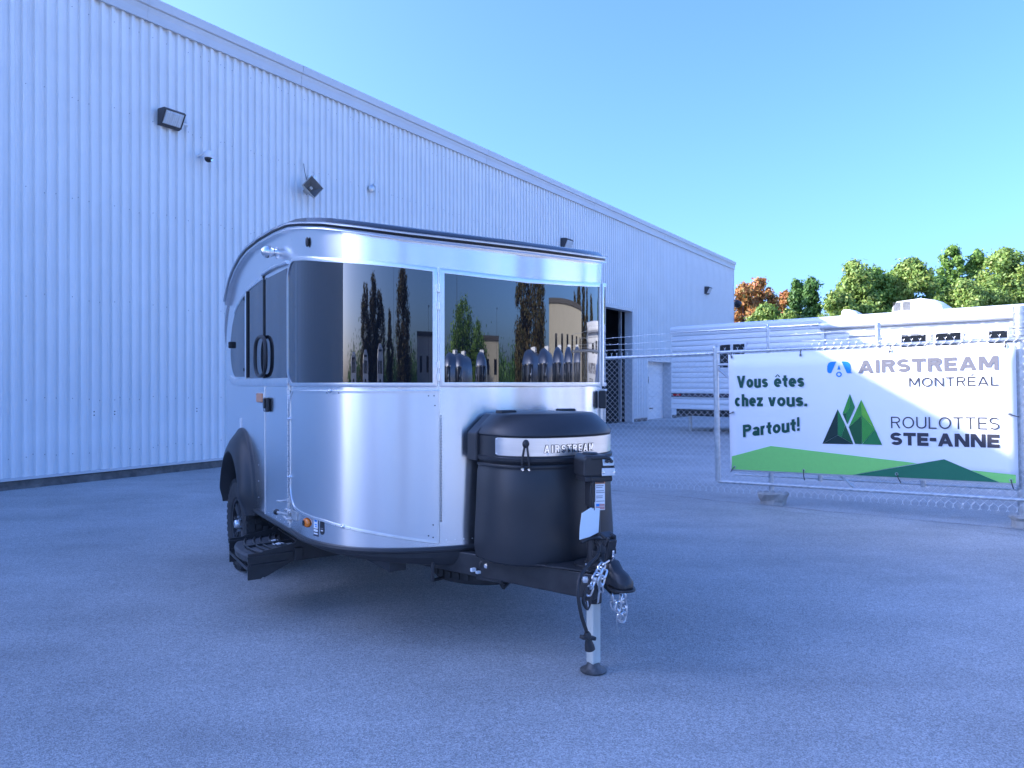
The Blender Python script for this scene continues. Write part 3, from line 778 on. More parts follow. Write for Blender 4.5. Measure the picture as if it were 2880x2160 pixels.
# mitre lines at the frame corners are left to the frame; hinge hardware between the two front windows
hw = MB()
for z in (2.03, 1.93, 1.60, 1.53):
    c = surf(-.546, z, .016); hw.tube([Vector(c) + Vector((0, 0, -.022)), Vector(c) + Vector((0, 0, .022))], .009, 8)
    hw.box(surf(-.546, z, .012), (.03, .012, .03), (0, 0, .2))
hw.tube([surf(-.546, 1.48, .006), surf(-.546, 2.12, .006)], .005, 6)
hw.build('window_hinge', 'trim', TT, smooth=40)
# side windows (curb): rear fixed pane, slider, door pane
ZS = [(1.75, 2.30), (1.85, 2.243), (2.4, 2.243), (2.7, 2.225), (2.9, 2.209), (3.0, 2.193), (3.15, 2.16), (3.3, 2.115), (3.40, 2.065), (3.50, 1.97), (3.56, 1.85), (3.58, 1.78)]
def zside(s): return lerp_table(ZS, -s - .0513) if False else lerp_table(ZS, -s)
sw = sub('side_window', TT)
lo, hi = edges(-3.56, -2.985, 1.545, zside, (.22, 0, 0, 0)); panel('rear_pane', 'side_glass', -3.56, -2.985, lo, hi, .008, .01, sw)
lo, hi = edges(-2.93, -2.455, 1.533, lambda s: zside(s) - .004); panel('sliding_pane', 'side_glass', -2.93, -2.455, lo, hi, .008, .01, sw)
MB().box2((-TA - .014, 2.885, 1.536), (-TA + .002, 2.905, 2.205)).box2((-TA - .02, 2.865, 1.54), (-TA + .002, 2.884, 2.205)).build('window_divider', 'black', sw, smooth=0)
MB().box2((-TA - .018, 2.906, 1.52), (-TA + .002, 2.94, 2.2)).build('window_post', 'trim', sw, smooth=0, bevel=.003)
mb = MB(); mb.box((-TA - .014, 2.955, 2.155), (.02, .02, .025)).box((-TA - .014, 2.955, 1.60), (.02, .02, .025)).build('window_latch', 'black', sw, smooth=0)
# belt moulding under the side windows
mb = MB(); rows = []
for i in range(60):
    s = -3.58 + (3.58 - 1.80) * i / 59; dz = .03 * max(0, (-s - 3.3) / .28) ** 2
    rows.append([surf(s, z + dz, o_) for o_, z in ((0, 1.470), (.012, 1.474), (.018, 1.50), (.012, 1.528), (0, 1.530))])
mb.grid(rows); mb.build('belt_moulding', 'trim', TT, smooth=30)
# arched drip moulding over the side windows
mb = MB(); rows = []
for i in range(40):
    s = -3.4 + (3.4 - 2.45) * i / 39; z = zside(s)
    rows.append([surf(s, z + d_, o_) for o_, d_ in ((0, .002), (.010, .002), (.014, .018), (.006, .03), (0, .03))])
mb.grid(rows); mb.build('window_moulding', 'trim', TT, smooth=30)
# entry door
dr = sub('door', TT)
lo, hi = edges(-2.405, -1.80, lambda s: .552, lambda s: 2.268 - .0 * s)
panel('door_skin', 'alum', -2.400, -1.800, lambda s: .556, lambda s: 2.262, .006, .01, dr, rows=14)
lo, hi = edges(-2.39, -1.815, 1.53, lambda s: 2.236 - .03 * max(0, (-s - 1.83)) * .3); panel('door_pane', 'side_glass', -2.385, -1.822, lo, hi, .013, .01, dr)
mb = MB(); mb.tube([(-TA - .016, 2.345, 1.53), (-TA - .016, 2.345, 2.245)], .007, 6).build('door_edge', 'steel_black', dr)
MB().tube([(-TA - .008, 2.350, .56), (-TA - .008, 2.350, 1.475)], .0028, 4).build('door_seam', 'trim', dr)
mb = MB()
for k in range(28):
    z = .60 + k * .033; mb.tube([(-TA - .012, 1.742, z), (-TA - .012, 1.742, z + .027)], .0075 if k % 2 else .0065, 6)
mb.build('door_hinge', 'trim', dr)
# grab handle ring straddling the door edge
hp = []
for i in range(40):
    q = 2 * PI * i / 40; hp.append((-TA - .035, 2.368 + .155 * math.copysign(abs(math.cos(q)) ** .8, math.cos(q)), 1.686 + .14 * math.copysign(abs(math.sin(q)) ** .7, math.sin(q))))
MB().tube(hp, .013, 8, closed=True).build('grab_handle', 'black', TT)
MB().box((-TA - .02, 2.262, 1.343), (.02, .105, .10)).build('latch_plate', 'black', dr, smooth=0, bevel=.008)
MB().box((-TA - .034, 2.262, 1.352), (.012, .045, .07)).build('latch_lever', 'roofblack', dr, smooth=0, bevel=.006)
MB().lathe([(.012, 0), (.012, -.006), (0, -.007)], (-TA - .03, 2.255, 1.312), 12, 'x').build('key_cylinder', 'chrome', dr)
rf = MB().box((-TA - .012, 2.482, 1.388), (.014, .17, .066)).build('reflector', 'reflector', TT, smooth=0, bevel=.012)
MB().box((-TA - .006, 2.482, 1.388), (.01, .19, .078)).build('reflector_frame', 'trim', TT, smooth=0, bevel=.006)
# drip rail over the door
MB().tube(spline([(-TA - .014, 2.40, 2.275), (-TA - .018, 2.1, 2.282), (-TA - .018, 1.73, 2.27)], 8), .013, 8).build('door_drip_rail', 'trim', TT)
# porch light, oval sensor, catches
pl = sub('porch_light', TT, surf(-2.116, 2.382))
MB().lathe([(.040, .0), (.040, -.008), (.026, -.016), (.030, -.03), (.041, -.045), (.042, -.06), (.034, -.085), (.012, -.105), (0, -.107)], (0, 0, 0), 20, 'x').build('lamp_cup', 'chrome', pl)
mb = MB()
for k in range(9): mb.tube([(-.052 - .004 * k, .040 * math.cos(-.3 - .2 * k), .040 * math.sin(-.3 - .2 * k)), (-.088, .028 * math.cos(-.3 - .2 * k), .028 * math.sin(-.3 - .2 * k))], .003, 4)
mb.build('lamp_fin', 'trim', pl)
c = surf(-1.431, 2.342, .004); o = MB().lathe([(.022, 0), (.024, -.006), (.016, -.012), (0, -.013)], (0, 0, 0), 16, 'x').build('clearance_light', 'black', TT); o.location = c; o.scale = (1, .62, 1.3)
MB().box(surf(-3.497, 1.815, .02), (.035, .035, .055)).build('window_catch', 'black', TT, smooth=0, bevel=.008)
MB().box((-TA - .004, 3.14, 1.17), (.008, .035, .085)).build('reflective_tab', 'white', TT, smooth=0)
# lower front storage hatch (curb side)
def hb(s): return lerp_table([(-1.75, .715), (-1.254, .688), (-.905, .645), (-.54, .592)], s)
ht = sub('storage_hatch', TT)
rr = (.13, 0, 0, .09)
lo, hi = edges(-1.735, -.548, lambda s: hb(s) + .008, 1.444, [max(0, q - .008) for q in rr])
panel('hatch_skin', 'alum_hatch', -1.735, -.548, lo, hi, .014, .014, ht, rows=12, n_=70)
ring('hatch_frame', 'trim', -1.745, -.540, hb, 1.453, rr, .013, .019, .02, ht, n_=60)
mb = MB()
for k in range(36):
    z = .715 + k * .0168; mb.tube([surf(-.530, z, .008), surf(-.530, z + .0125, .008)], .0062, 6)
mb.build('piano_hinge', 'trim', ht)
def knob(s, z, nm='hatch_latch', r_=.009):
    x, y, nx, ny = plan(s); a_ = Vector((x, y, z)); n_ = Vector((nx, ny, 0))
    return MB().tube([a_ + n_ * .015, a_ + n_ * .022, a_ + n_ * .023, a_ + n_ * .034, a_ + n_ * .035], [r_ * 1.5, r_ * 1.5, r_ * .6, r_ * .8, r_ * .3], 10).build(nm, 'chrome', ht)
for s, z in ((-1.735, 1.27), (-1.74, .90), (-1.19, 1.452), (-1.10, .675)): knob(s, z)
mb = MB()
for s, z in ((-.60, 1.425), (-.57, 1.425), (-.565, 1.37), (-.60, .64), (-.575, .70), (-.575, .63), (-1.22, 1.44), (-1.13, 1.44), (-1.15, .68), (-1.05, .67)):
    c = surf(s, z, .0165); mb.lathe([(.004, -.002), (.003, .003), (0, .004)], c, 6, 'y')
o = mb.build('hatch_screws', 'steel_black', ht); o['kind'] = 'stuff'
# street-side lower hatch and its rubber stop
sh = sub('street_side_hatch', TT)
panel('hatch_skin', 'alum_hatch', .85, 1.55, lambda s: .60, lambda s: 1.445, .026, .02, sh, rows=8)
ring('hatch_frame', 'trim', .84, 1.56, .592, 1.453, (0, 0, 0, 0), .014, .034, .04, sh)
MB().box(surf(.775, 1.385, .03), (.03, .05, .12), (0, 0, .8)).build('rubber_stop', 'black', sh, smooth=0, bevel=.008)
mb = MB()
for k in range(12): mb.tube([surf(.82, 1.18 + k * .017, .012), surf(.82, 1.193 + k * .017, .012)], .008, 6)
mb.build('hinge', 'trim', sh)
# rivets
mb = MB()
def rivet(s, z, off=.0, r_=.0045):
    x, y, nx, ny = plan(s); c = Vector((x + nx * off, y + ny * off, z)); n_ = Vector((nx, ny, 0)); t_ = Vector((-ny, nx, 0)); u_ = Vector((0, 0, 1))
    ringp = [c + (t_ * math.cos(k * PI / 3) + u_ * math.sin(k * PI / 3)) * r_ for k in range(6)]
    mb.add(ringp + [c + n_ * r_ * .7], [(k, (k + 1) % 6, 6) for k in range(6)])
for z in [2.30 + .055 * k for k in range(4)]: rivet(-1.754, z)
for k in range(15): rivet(-2.375 + .037 * k, 1.50, .0125, .0035)
for k in range(14): rivet(-2.375 + .04 * k, 2.255, .0075, .003)
for z in [.62 + .06 * k for k in range(12)]: rivet(-2.40 + .018, z, .007, .004); rivet(-2.425, z + .02, .001, .004)
for s, z in ((-2.31, 1.13), (-2.24, 1.125), (-2.14, 1.115), (-2.02, 1.105), (-1.9, 1.09)): rivet(s, z, .007, .004)
for s in (-2.3, -2.2, -2.1, -2.0, -1.9): rivet(s, .585, .007, .004)
for k in range(20): rivet(-3.35 + .045 * k, zside(-3.35 + .045 * k) + .045, .001, .003)
for k in range(9): rivet(-2.62, .65 + .12 * k, .001, .004)
for k in range(24): rivet(-.5 + .05 * k, .61, .001, .003)
o = mb.build('rivets', 'trim', TT, smooth=60); o['kind'] = 'stuff'
# black lower skirt round the nose and along the side
mb = MB(); rows = []
for i in range(161):
    s = -2.80 + 5.6 * i / 160
    zt_ = .560 + .022 * max(0, 1 - abs(s) / 1.0) - .008 * max(0, abs(s) - 1.8)
    zb_ = .445 if abs(s) < .4 else .445 + .09 * min(1, (abs(s) - .4) / 1.5)
    rows.append([surf(s, z, o_) for o_, z in ((.0, zt_ + .004), (.016, zt_ + .001), (.022, zt_ - .012), (.020, zt_ - .022), (.012, zt_ - .026), (.010, (zt_ + zb_) / 2), (-.02, zb_ + .012), (-.06, zb_), (-.35, zb_ + .01))])
mb.grid(rows); mb.build('lower_skirt', 'black', TT, smooth=30)
# amber marker, stickers
am = sub('side_marker', TT)
x, y, nx, ny = plan(-1.45); am.location = (x + nx * .002, y + ny * .002, .655); am.rotation_euler = (0, 0, math.atan2(ny, nx))
o = MB().lathe([(.0, .020), (.028, .017), (.043, .008), (.046, 0)], (0, 0, 0), 20, 'x', cap=False).build('amber_lens', 'orange', am); o.scale = (1, 1, .62)
o = MB().lathe([(.013, .0185), (.013, .026), (.0, .027)], (0, 0, 0), 12, 'x', cap=False).build('lens_eye', 'black', am); o.scale = (1, .7, 1.3)
def sticker(name, s0, s1, z0, z1, mat, off, parent=None):
    return panel(name, mat, s0, s1, lambda s: z0, lambda s: z1, off, .001, parent, rows=1, n_=6)
st = sub('certification_sticker', TT)
sticker('sticker_ground', -1.368, -1.318, .590, .698, 'ink_dark', .0016, st)
sticker('sticker_panel', -1.364, -1.322, .635, .694, 'white', .0026, st); sticker('sticker_line', -1.364, -1.322, .617, .630, 'white', .0026, st); sticker('sticker_line', -1.364, -1.322, .601, .609, 'white', .0026, st)
for k, (za, zb_) in enumerate(((.675, .688), (.655, .662), (.644, .650))): sticker('sticker_print', -1.356 + .004 * k, -1.33, za, zb_, 'ink_blue', .0036, st)
lo, hi = edges(-1.300, -1.262, .606, .690, (.019, .019, .019, .019)); panel('round_sticker', 'black', -1.300, -1.262, lo, hi, .002, .001, TT, rows=2, n_=16)
sticker('round_sticker_print', -1.291, -1.271, .627, .634, 'white', .003); sticker('round_sticker_print', -1.293, -1.269, .640, .646, 'ink_grey', .003)
# door hold-back latch
lt = sub('door_catch', TT)
MB().box(surf(-1.66, .665, .006), (.012, .07, .06), (0, 0, .05)).build('base_plate', 'galv', lt, smooth=0, bevel=.004)
MB().tube([surf(-1.72, .665, .03), surf(-1.86, .66, .06)], .009, 8).tube([surf(-1.70, .69, .02), surf(-1.73, .70, .045), surf(-1.78, .68, .04)], .007, 6).tube([surf(-1.69, .64, .015), surf(-1.72, .635, .04), surf(-1.80, .65, .045)], .007, 6).build('catch_arm', 'galv', lt)
MB().lathe([(.004, .02), (.016, .014), (.02, 0), (.012, -.014), (0, -.018)], surf(-1.88, .66, .065), 12, 'x').build('catch_knob', 'black', lt)
MB().tube([surf(-1.93, .72, .0), surf(-1.93, .72, .05)], .006, 6).tube([surf(-1.9, .72, .03), surf(-1.97, .72, .03)], .005, 6).lathe([(.02, .012), (.024, .016), (.024, .024), (.0, .026)], surf(-1.93, .72, 0), 12, 'x').build('strike_pin', 'galv', lt)
# fenders and wheels
def fender(sg):
    mb = MB(); rows = []
    for i in range(61):
        q = PI * i / 60; c_, s_ = -math.cos(q), math.sin(q)
        tp = min(1, q / .35); tp = tp * tp * (3 - 2 * tp); te = min(1, (PI - q) / .3); te = te * te * (3 - 2 * te)
        fo = (.62 + .38 * tp) * (.75 + .25 * te)
        zb = .50
        rows.append([(sg * (TA + o_ * (fo if o_ > .012 else 1)), WELL_Y + ry * c_ * (1 + .04 * (c_ > 0)), zb + (rz + .012) * s_) for o_, ry, rz in
                     ((-.005, .452, .625), (.012, .448, .622), (.020, .436, .612), (.026, .432, .600), (.046, .426, .575), (.072, .412, .54), (.093, .392, .495), (.104, .372, .455), (.106, .36, .44), (.098, .355, .432), (-.28, .355, .432))])
    mb.grid(rows); return mb.build('fender', 'cover', TT, smooth=45)
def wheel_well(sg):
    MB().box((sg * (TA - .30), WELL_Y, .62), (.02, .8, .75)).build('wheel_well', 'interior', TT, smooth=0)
def make_wheel(sg):
    w = sub('wheel', TT, (sg * 1.005, WELL_Y + .03, .362), (0, 0, 0 if sg < 0 else PI))
    hw_, Rr = .118, .362
    prof = [(.205, -.10), (.215, -.112), (.27, -.122), (.32, -.118), (.345, -.105), (Rr - .008, -.088), (Rr - .008, .088), (.345, .105), (.32, .118), (.27, .122), (.215, .112), (.205, .10)]
    mb = MB().lathe(prof, (0, 0, 0), 48, 'x', cap=False)
    for k in range(44):
        a_ = 2 * PI * k / 44
        for xo, sk in ((-.074, .05), (-.025, -.03), (.025, .05), (.074, -.03)):
            aa = a_ + (sk if k % 2 else -sk) * .6 + (PI / 44 if abs(xo) < .05 else 0)
            mb.box((xo, Rr * math.cos(aa) - 0 * aa, Rr * math.sin(aa)), (.042, .017, .034), Matrix.Rotation(aa, 3, 'X'))
        for xo in (-.103, .103):
            mb.box((xo, (Rr - .022) * math.cos(a_), (Rr - .022) * math.sin(a_)), (.022, .045, .024 if k % 2 else .034), Matrix.Rotation(a_, 3, 'X'))
    mb.build('tyre', 'rubber', w, smooth=30)
    mb = MB().lathe([(.207, -.095), (.20, -.105), (.188, -.10), (.183, -.06), (.18, .06), (.20, .095)], (0, 0, 0), 40, 'x', cap=False)
    mb.build('rim', 'steel_black', w)
    mb = MB()
    for k in range(8):
        a_ = 2 * PI * k / 8
        for d_ in (-.12, .12):
            p0 = (-.072, .05 * math.cos(a_), .05 * math.sin(a_)); p1 = (-.085, .188 * math.cos(a_ + d_), .188 * math.sin(a_ + d_)); mb.tube([p0, p1], [.016, .011], 6)
    mb.lathe([(.062, -.05), (.062, -.085), (.05, -.092)], (0, 0, 0), 24, 'x'); mb.build('spoke', 'steel_black', w, smooth=40)
    MB().lathe([(.18, -.03), (.0, -.03)], (0, 0, 0), 24, 'x', cap=False).build('brake_drum', 'interior', w)
    MB().lathe([(.034, -.085), (.034, -.118), (.028, -.126), (0, -.128)], (0, 0, 0), 20, 'x').build('hub_cap', 'trim', w)
    mb = MB()
    for k in range(6):
        a_ = 2 * PI * k / 6 + .3; mb.lathe([(.009, -.08), (.009, -.102), (0, -.104)], (0, .056 * math.cos(a_), .056 * math.sin(a_)), 6, 'x')
    mb.build('lug_nut', 'trim', w)
for sg in (-1, 1): fender(sg); wheel_well(sg); make_wheel(sg)
MB().tube([(-.9, WELL_Y + .03, .36), (.9, WELL_Y + .03, .36)], .038, 12).build('axle', 'steel_black', TT)
MB().box2((-.75, .9, .42), (-.65, 4.2, .535)).box2((.65, .9, .42), (.75, 4.2, .535)).box2((-.7, 2.2, .42), (.7, 2.28, .52)).build('chassis_rail', 'steel_black', TT, smooth=0)
# entry step
es = sub('entry_step', TT)
def bracket(y, nm='side_plate'):
    poly = [(-1.335, .425), (-1.335, .262), (-1.255, .262), (-1.245, .272), (-1.232, .268), (-1.06, .345), (-.70, .345), (-.70, .385), (-.93, .43), (-.97, .54), (-1.05, .46), (-1.24, .435), (-1.25, .428)]
    MB().prism(poly, lambda x, z: (x, y - .004, z), lambda x, z: (x, y + .004, z)).build(nm, 'steel_black', es, smooth=0)
    MB().box((-1.2, y - .010, .405), (.28, .012, .012)).box((-1.2, y - .010, .352), (.24, .012, .01)).build('plate_flange', 'steel_black', es, smooth=0)
    MB().box((-1.02, y - .012, .39), (.055, .014, .085)).build('pivot_plate', 'steel_black', es, smooth=0, bevel=.004)
bracket(1.755); bracket(2.30)
# curved tread
def arcx(y, base, bow): u = (y - 2.03) / .27; return base - bow * (1 - u * u)
mb = MB(); rows = []
for i in range(25):
    y = 1.762 + .532 * i / 24
    rows.append([(arcx(y, xb, .055), y, zt_) for xb, zt_ in ((-1.285, .355), (-1.290, .392), (-1.275, .402), (-1.23, .404), (-1.17, .408), (-1.08, .412), (-.99, .416), (-.985, .39))])
mb.grid(rows); mb.build('tread', 'tread', es, smooth=30)
for xb in (-1.225, -1.165, -1.12, -1.06, -1.02):
    mb = MB(); mb.tube([(arcx(1.765 + .526 * i / 20, xb, .055), 1.765 + .526 * i / 20, .411 + (xb + 1.285) * .03) for i in range(21)], .007, 6); mb.build('tread_rib', 'steel_black', es)
MB().box((-1.14, 2.03, .418), (.30, .014, .012), (0, -.03, 0)).build('tread_spine', 'steel_black', es, smooth=0)
MB().box((-1.09, 1.97, .4215), (.06, .05, .003), (0, -.03, .3)).build('label_scrap', 'white', es, smooth=0)
MB().box((-1.09, 2.09, .4215), (.05, .035, .003), (0, -.03, .2)).build('label_scrap', 'white', es, smooth=0)
MB().tube([(-1.0, 1.76, .455), (-1.0, 2.295, .455)], .010, 6).box((-1.33, 2.03, .33), (.012, .53, .02)).build('cross_rod', 'steel_black', es, smooth=0)

# tongue frame
fr = MB()
def beam(p0, p1, w, z0, z1, z0b=None, z1b=None):
    p0, p1 = Vector((*p0, 0)), Vector((*p1, 0)); t_ = (p1 - p0).normalized(); n_ = Vector((-t_.y, t_.x, 0)) * w / 2
    z0b = z0 if z0b is None else z0b; z1b = z1 if z1b is None else z1b
    mk = lambda p, a_, b_: [(*(p - n_).xy, a_), (*(p + n_).xy, a_), (*(p + n_).xy, b_), (*(p - n_).xy, b_)]
    return MB().loft([mk(p0, z0, z1), mk(p1, z0b, z1b)])
beam((-.56, 1.05), (-.065, -.10), .055, .425, .545, .41, .54).build('tongue_beam', 'steel_black', TT, smooth=0, bevel=.006)
beam((.56, 1.05), (.065, -.10), .055, .425, .545, .41, .54).build('tongue_beam', 'steel_black', TT, smooth=0, bevel=.006)
MB().prism([(-.34, .33), (.34, .33), (.10, -.10), (-.10, -.10)], lambda x, y: (x, y, .548), lambda x, y: (x, y, .556)).build('tongue_plate', 'steel_black', TT, smooth=0)
bt = sub('beam_bolt', TT, T(1049, 1220, .52)); 
MB().lathe([(.036, .012), (.036, 0), (.03, -.006)], (0, 0, 0), 20, 'y').build('bolt_washer', 'steel_black', bt).rotation_euler = (0, 0, -.40)
MB().lathe([(.0, -.03), (.014, -.028), (.016, -.012), (.016, 0)], (0, 0, 0), 8, 'y', cap=False).build('bolt_head', 'chrome', bt).rotation_euler = (0, 0, -.40)
# coupler
cp = sub('coupler', TT)
lp = []
for (y, w, z0, z1) in ((.06, .070, .50, .565), (-.06, .068, .50, .58), (-.12, .050, .50, .612), (-.165, .048, .497, .612), (-.195, .050, .495, .575), (-.23, .050, .492, .562), (-.26, .040, .49, .54), (-.275, .022, .49, .51)):
    lp.append([(-w, y, z0), (w, y, z0), (w, y, z0 + (z1 - z0) * .55), (w * .6, y, z1 - .006), (0, y, z1), (-w * .6, y, z1 - .006), (-w, y, z0 + (z1 - z0) * .55)])
MB().loft(lp).build('coupler_shell', 'steel_black', cp, smooth=50, bevel=.004)
MB().prism([(.066 * math.cos(q), -.215 + .075 * math.sin(q)) for q in [2 * PI * k / 28 for k in range(28)]], lambda x, y: (x, y, .478), lambda x, y: (x, y, .49)).build('coupler_lip', 'steel_black', cp, smooth=40, bevel=.003)
mb = MB(); mb.box((0, -.135, .655), (.05, .02, .115), (.25, 0, 0)).box((-.022, -.125, .70), (.018, .035, .05), (.3, .2, 0)).box((.024, -.125, .71), (.018, .035, .05), (.3, -.3, 0)).box((0, -.11, .725), (.07, .05, .018), (.4, 0, .0))
mb.build('coupler_latch', 'steel_black', cp, smooth=0, bevel=.005)
MB().tube([(.0, -.15, .61), (.0, -.158, .66)], .006, 6).build('latch_pin', 'chrome', cp)
for c_ in ((-.035, -.07, .63), (.07, -.06, .63)): MB().box(c_, (.03, .045, .03)).build('switch_block', 'steel_black', cp, smooth=0, bevel=.004)
# propane cover: D-shaped tub and hinged lid
CY, CA, CB = .455, .392, .335
def dloop(k, z, back=.575, kb=None):
    L_ = []
    for i in range(49):
        q = PI + PI * i / 48; n_ = 2.25
        L_.append((CA * k * math.copysign(abs(math.cos(q)) ** (2 / n_), math.cos(q)), CY + CB * k * -abs(math.sin(q)) ** (2 / n_), z))
    L_ += [(CA * k, back - .05, z), (CA * k * .9, back, z), (-CA * k * .9, back, z), (-CA * k, back - .05, z)]
    return L_
pc = sub('propane_cover', TT)
MB().loft([dloop(.99, .535), dloop(1.03, .548), dloop(1.05, .60), dloop(1.045, .68), dloop(1.02, .85), dloop(1.0, 1.02), dloop(.985, 1.032), dloop(.985, 1.046), dloop(1.0, 1.05), dloop(1.0, 1.062), dloop(.975, 1.07)]).build('cover_tub', 'cover', pc, smooth=35, bevel=.003)
LZ = 1.082
MB().loft([dloop(.96, LZ - .014), dloop(.985, LZ - .012), dloop(1.03, LZ + .004), dloop(1.035, LZ + .02), dloop(1.005, LZ + .026), dloop(1.0, LZ + .13), dloop(1.015, LZ + .138), dloop(1.01, LZ + .148), dloop(.93, LZ + .19), dloop(.80, LZ + .235), dloop(.74, LZ + .246), dloop(.60, LZ + .249), dloop(.3, LZ + .252)]).build('cover_lid', 'cover', pc, smooth=28)
# hexagonal backing of the lid with two hinges
MB().prism([(-.415, LZ - .01), (-.415, LZ + .14), (-.30, LZ + .243), (.30, LZ + .243), (.415, LZ + .14), (.415, LZ - .01)], lambda x, z: (x, .50, z), lambda x, z: (x, .60, z)).build('lid_back', 'cover', pc, smooth=0, bevel=.008)
for x in (-.22, .20): MB().box((x, .50, LZ + .252), (.10, .07, .022)).build('lid_hinge', 'black', pc, smooth=0, bevel=.006)
# brushed band, letters, straps
def dsurf(q, k, z, off=0.0):
    """point on the lid face: q in 0..1 across the front."""
    n_ = 2.25
    def P_(t_):
        a_ = PI + PI * t_; return Vector((CA * k * math.copysign(abs(math.cos(a_)) ** (2 / n_), math.cos(a_)), CY - CB * k * abs(math.sin(a_)) ** (2 / n_), z))
    p = P_(q); d_ = P_(min(1, q + .004)) - P_(max(0, q - .004)); n = Vector((d_.y, -d_.x, 0)).normalized()
    return p + n * off
mb = MB(); rows = []
for i in range(61):
    q = .085 + .85 * i / 60; c_ = .006 if i in (0, 60) else 0
    rows.append([tuple(dsurf(q, 1.0, z, .003)) for z in (LZ + .032 + c_, LZ + .06, LZ + .10, LZ + .126 - c_)])
mb.grid(rows); mb.build('name_band', 'band', pc, smooth=60)
# arc length table for the lettering
AL = [0.0]
for i in range(400): AL.append(AL[-1] + (dsurf((i + 1) / 400, 1.0, 0) - dsurf(i / 400, 1.0, 0)).length)
def q_at(L_):
    for i in range(400):
        if AL[i + 1] >= L_: return (i + (L_ - AL[i]) / max(1e-9, AL[i + 1] - AL[i])) / 400
    return 1.0
def q_of_px(px):
    best = None
    for i in range(401):
        p = dsurf(i / 400, 1.0, LZ + .08); P = Vector((JX, JY, 0)) + tex * p.x + tey * p.y; e = abs(1106 + P.x / P.y * F - px)
        if i > 60 and (best is None or e < best[0]): best = (e, AL[i])
    return best[1]
LA, LB = q_of_px(1175), q_of_px(1279)
pl_ = text_polys('AIRSTREAM', LB - LA, .040, .21, .24)
letters(MB(), pl_, lambda u, v, d: tuple(dsurf(q_at(LA + u), 1.0, LZ + .050 + v, .0085 + d))).build('name_letters', 'chrome', pc, smooth=0)
pl_ = text_polys('AIRSTREAM', LB - LA + .004, .044, .32, .12)
letters(MB(), pl_, lambda u, v, d: tuple(dsurf(q_at(LA - .002 + u), 1.0, LZ + .048 + v, .0045 + d))).build('letter_backing', 'steel_black', pc, smooth=0)
def strap(q):
    s_ = sub('lid_strap', TT); a_ = dsurf(q, 1.0, LZ + .098, .012)
    MB().lathe([(0, -.014), (.014, -.012), (.022, 0), (.014, .012), (0, .014)], tuple(a_), 16, 'y').build('strap_knob', 'black', s_)
    for d_ in (-.006, .006):
        MB().tube([tuple(dsurf(q + d_, 1.0, LZ + .085, .012)), tuple(dsurf(q + d_ * 2.6, 1.03, LZ + .01, .012)), tuple(dsurf(q + d_ * 2.6, 1.0, LZ - .03, .008))], .006, 6).build('strap_cord', 'black', s_)
        MB().lathe([(.009, .004), (.009, -.004), (0, -.005)], tuple(dsurf(q + d_ * 2.6, 1.0, LZ - .035, .01)), 10, 'y').build('strap_stud', 'chrome', s_)
strap(.255); strap(.915)
mb = MB()
for q, z in ((.095, LZ + .04), (.095, LZ + .118), (.36, LZ + .042), (.36, LZ + .116), (.70, LZ + .04), (.70, LZ + .118), (.91, LZ + .04), (.91, LZ + .118)): mb.lathe([(.005, .003), (.004, -.003), (0, -.004)], tuple(dsurf(q, 1.0, z, .003)), 8, 'y')
o = mb.build('band_screws', 'trim', pc); o['kind'] = 'stuff'
# tongue jack
jk = sub('tongue_jack', TT)
MB().lathe([(.047, .556), (.047, .575), (.036, .58), (.036, .86)], (0, 0, 0), 24).build('outer_tube', 'steel_black', jk)
MB().lathe([(.10, .557), (.10, .566), (.05, .570)], (0, 0, 0), 28).build('mounting_flange', 'steel_black', jk)
mb = MB()
for q in (3.6, 5.0, 1.2): mb.lathe([(.014, .566), (.014, .578), (.0, .582)], (.075 * math.cos(q), .075 * math.sin(q), 0), 6)
mb.build('flange_bolt', 'chrome', jk)
MB().lathe([(.043, .36), (.043, .556)], (0, 0, 0), 20).build('lower_sleeve', 'steel_black', jk)
o = MB().box((0, 0, .245), (.056, .056, .40)).build('drop_leg', 'zinc_leg', jk, smooth=0, bevel=.008)
MB().box((.0292, .0, .245), (.004, .03, .36)).build('leg_rib', 'zinc_leg', jk, smooth=0)
o = MB().lathe([(.068, .004), (.069, .010), (.05, .018), (.036, .032), (.030, .05)], (0, 0, 0), 28).build('foot', 'worn_steel', jk)
JR = R(-33) + .25      # the head is turned towards the camera's right
mh = sub('motor_head', TT, (0, 0, 0), (0, 0, JR))
MB().box((0, -.02, .945), (.085, .085, .17)).build('gear_case', 'black', mh, smooth=0, bevel=.010, seg=3)
poly = [(-.085, 1.02), (.085, 1.02), (.088, 1.06), (.078, 1.105), (.045, 1.128), (-.07, 1.13), (-.085, 1.11)]
MB().prism(poly, lambda x, z: (x, -.085, z), lambda x, z: (x, .075, z)).build('motor_housing', 'black', mh, smooth=0, bevel=.014, seg=3)
MB().box((0, -.005, 1.008), (.15, .15, .03)).build('housing_base', 'black', mh, smooth=0, bevel=.008)
MB().tube(spline([(-.035, -.06, 1.105), (-.03, -.085, 1.118), (.05, -.085, 1.112), (.072, -.08, 1.07)], 6), .010, 8).build('housing_handle', 'black', mh)
MB().lathe([(.04, 1.12), (.042, 1.132), (.036, 1.138), (0, 1.139)], (-.02, .0, 0), 18).build('housing_cap', 'black', mh)
MB().box((.045, -.088, 1.098), (.06, .008, .045), (-.2, 0, 0)).build('switch_panel', 'galv', mh, smooth=0, bevel=.003)
mb = MB(); mb.lathe([(.009, -.004), (.009, -.018), (0, -.02)], (.035, -.088, 1.10), 10, 'y').lathe([(.009, -.004), (.009, -.018), (0, -.02)], (.058, -.088, 1.10), 10, 'y').build('toggle_switch', 'steel_black', mh)
MB().box((.045, -.092, 1.045), (.07, .012, .04)).build('work_light', 'lampglass', mh, smooth=0, bevel=.004)
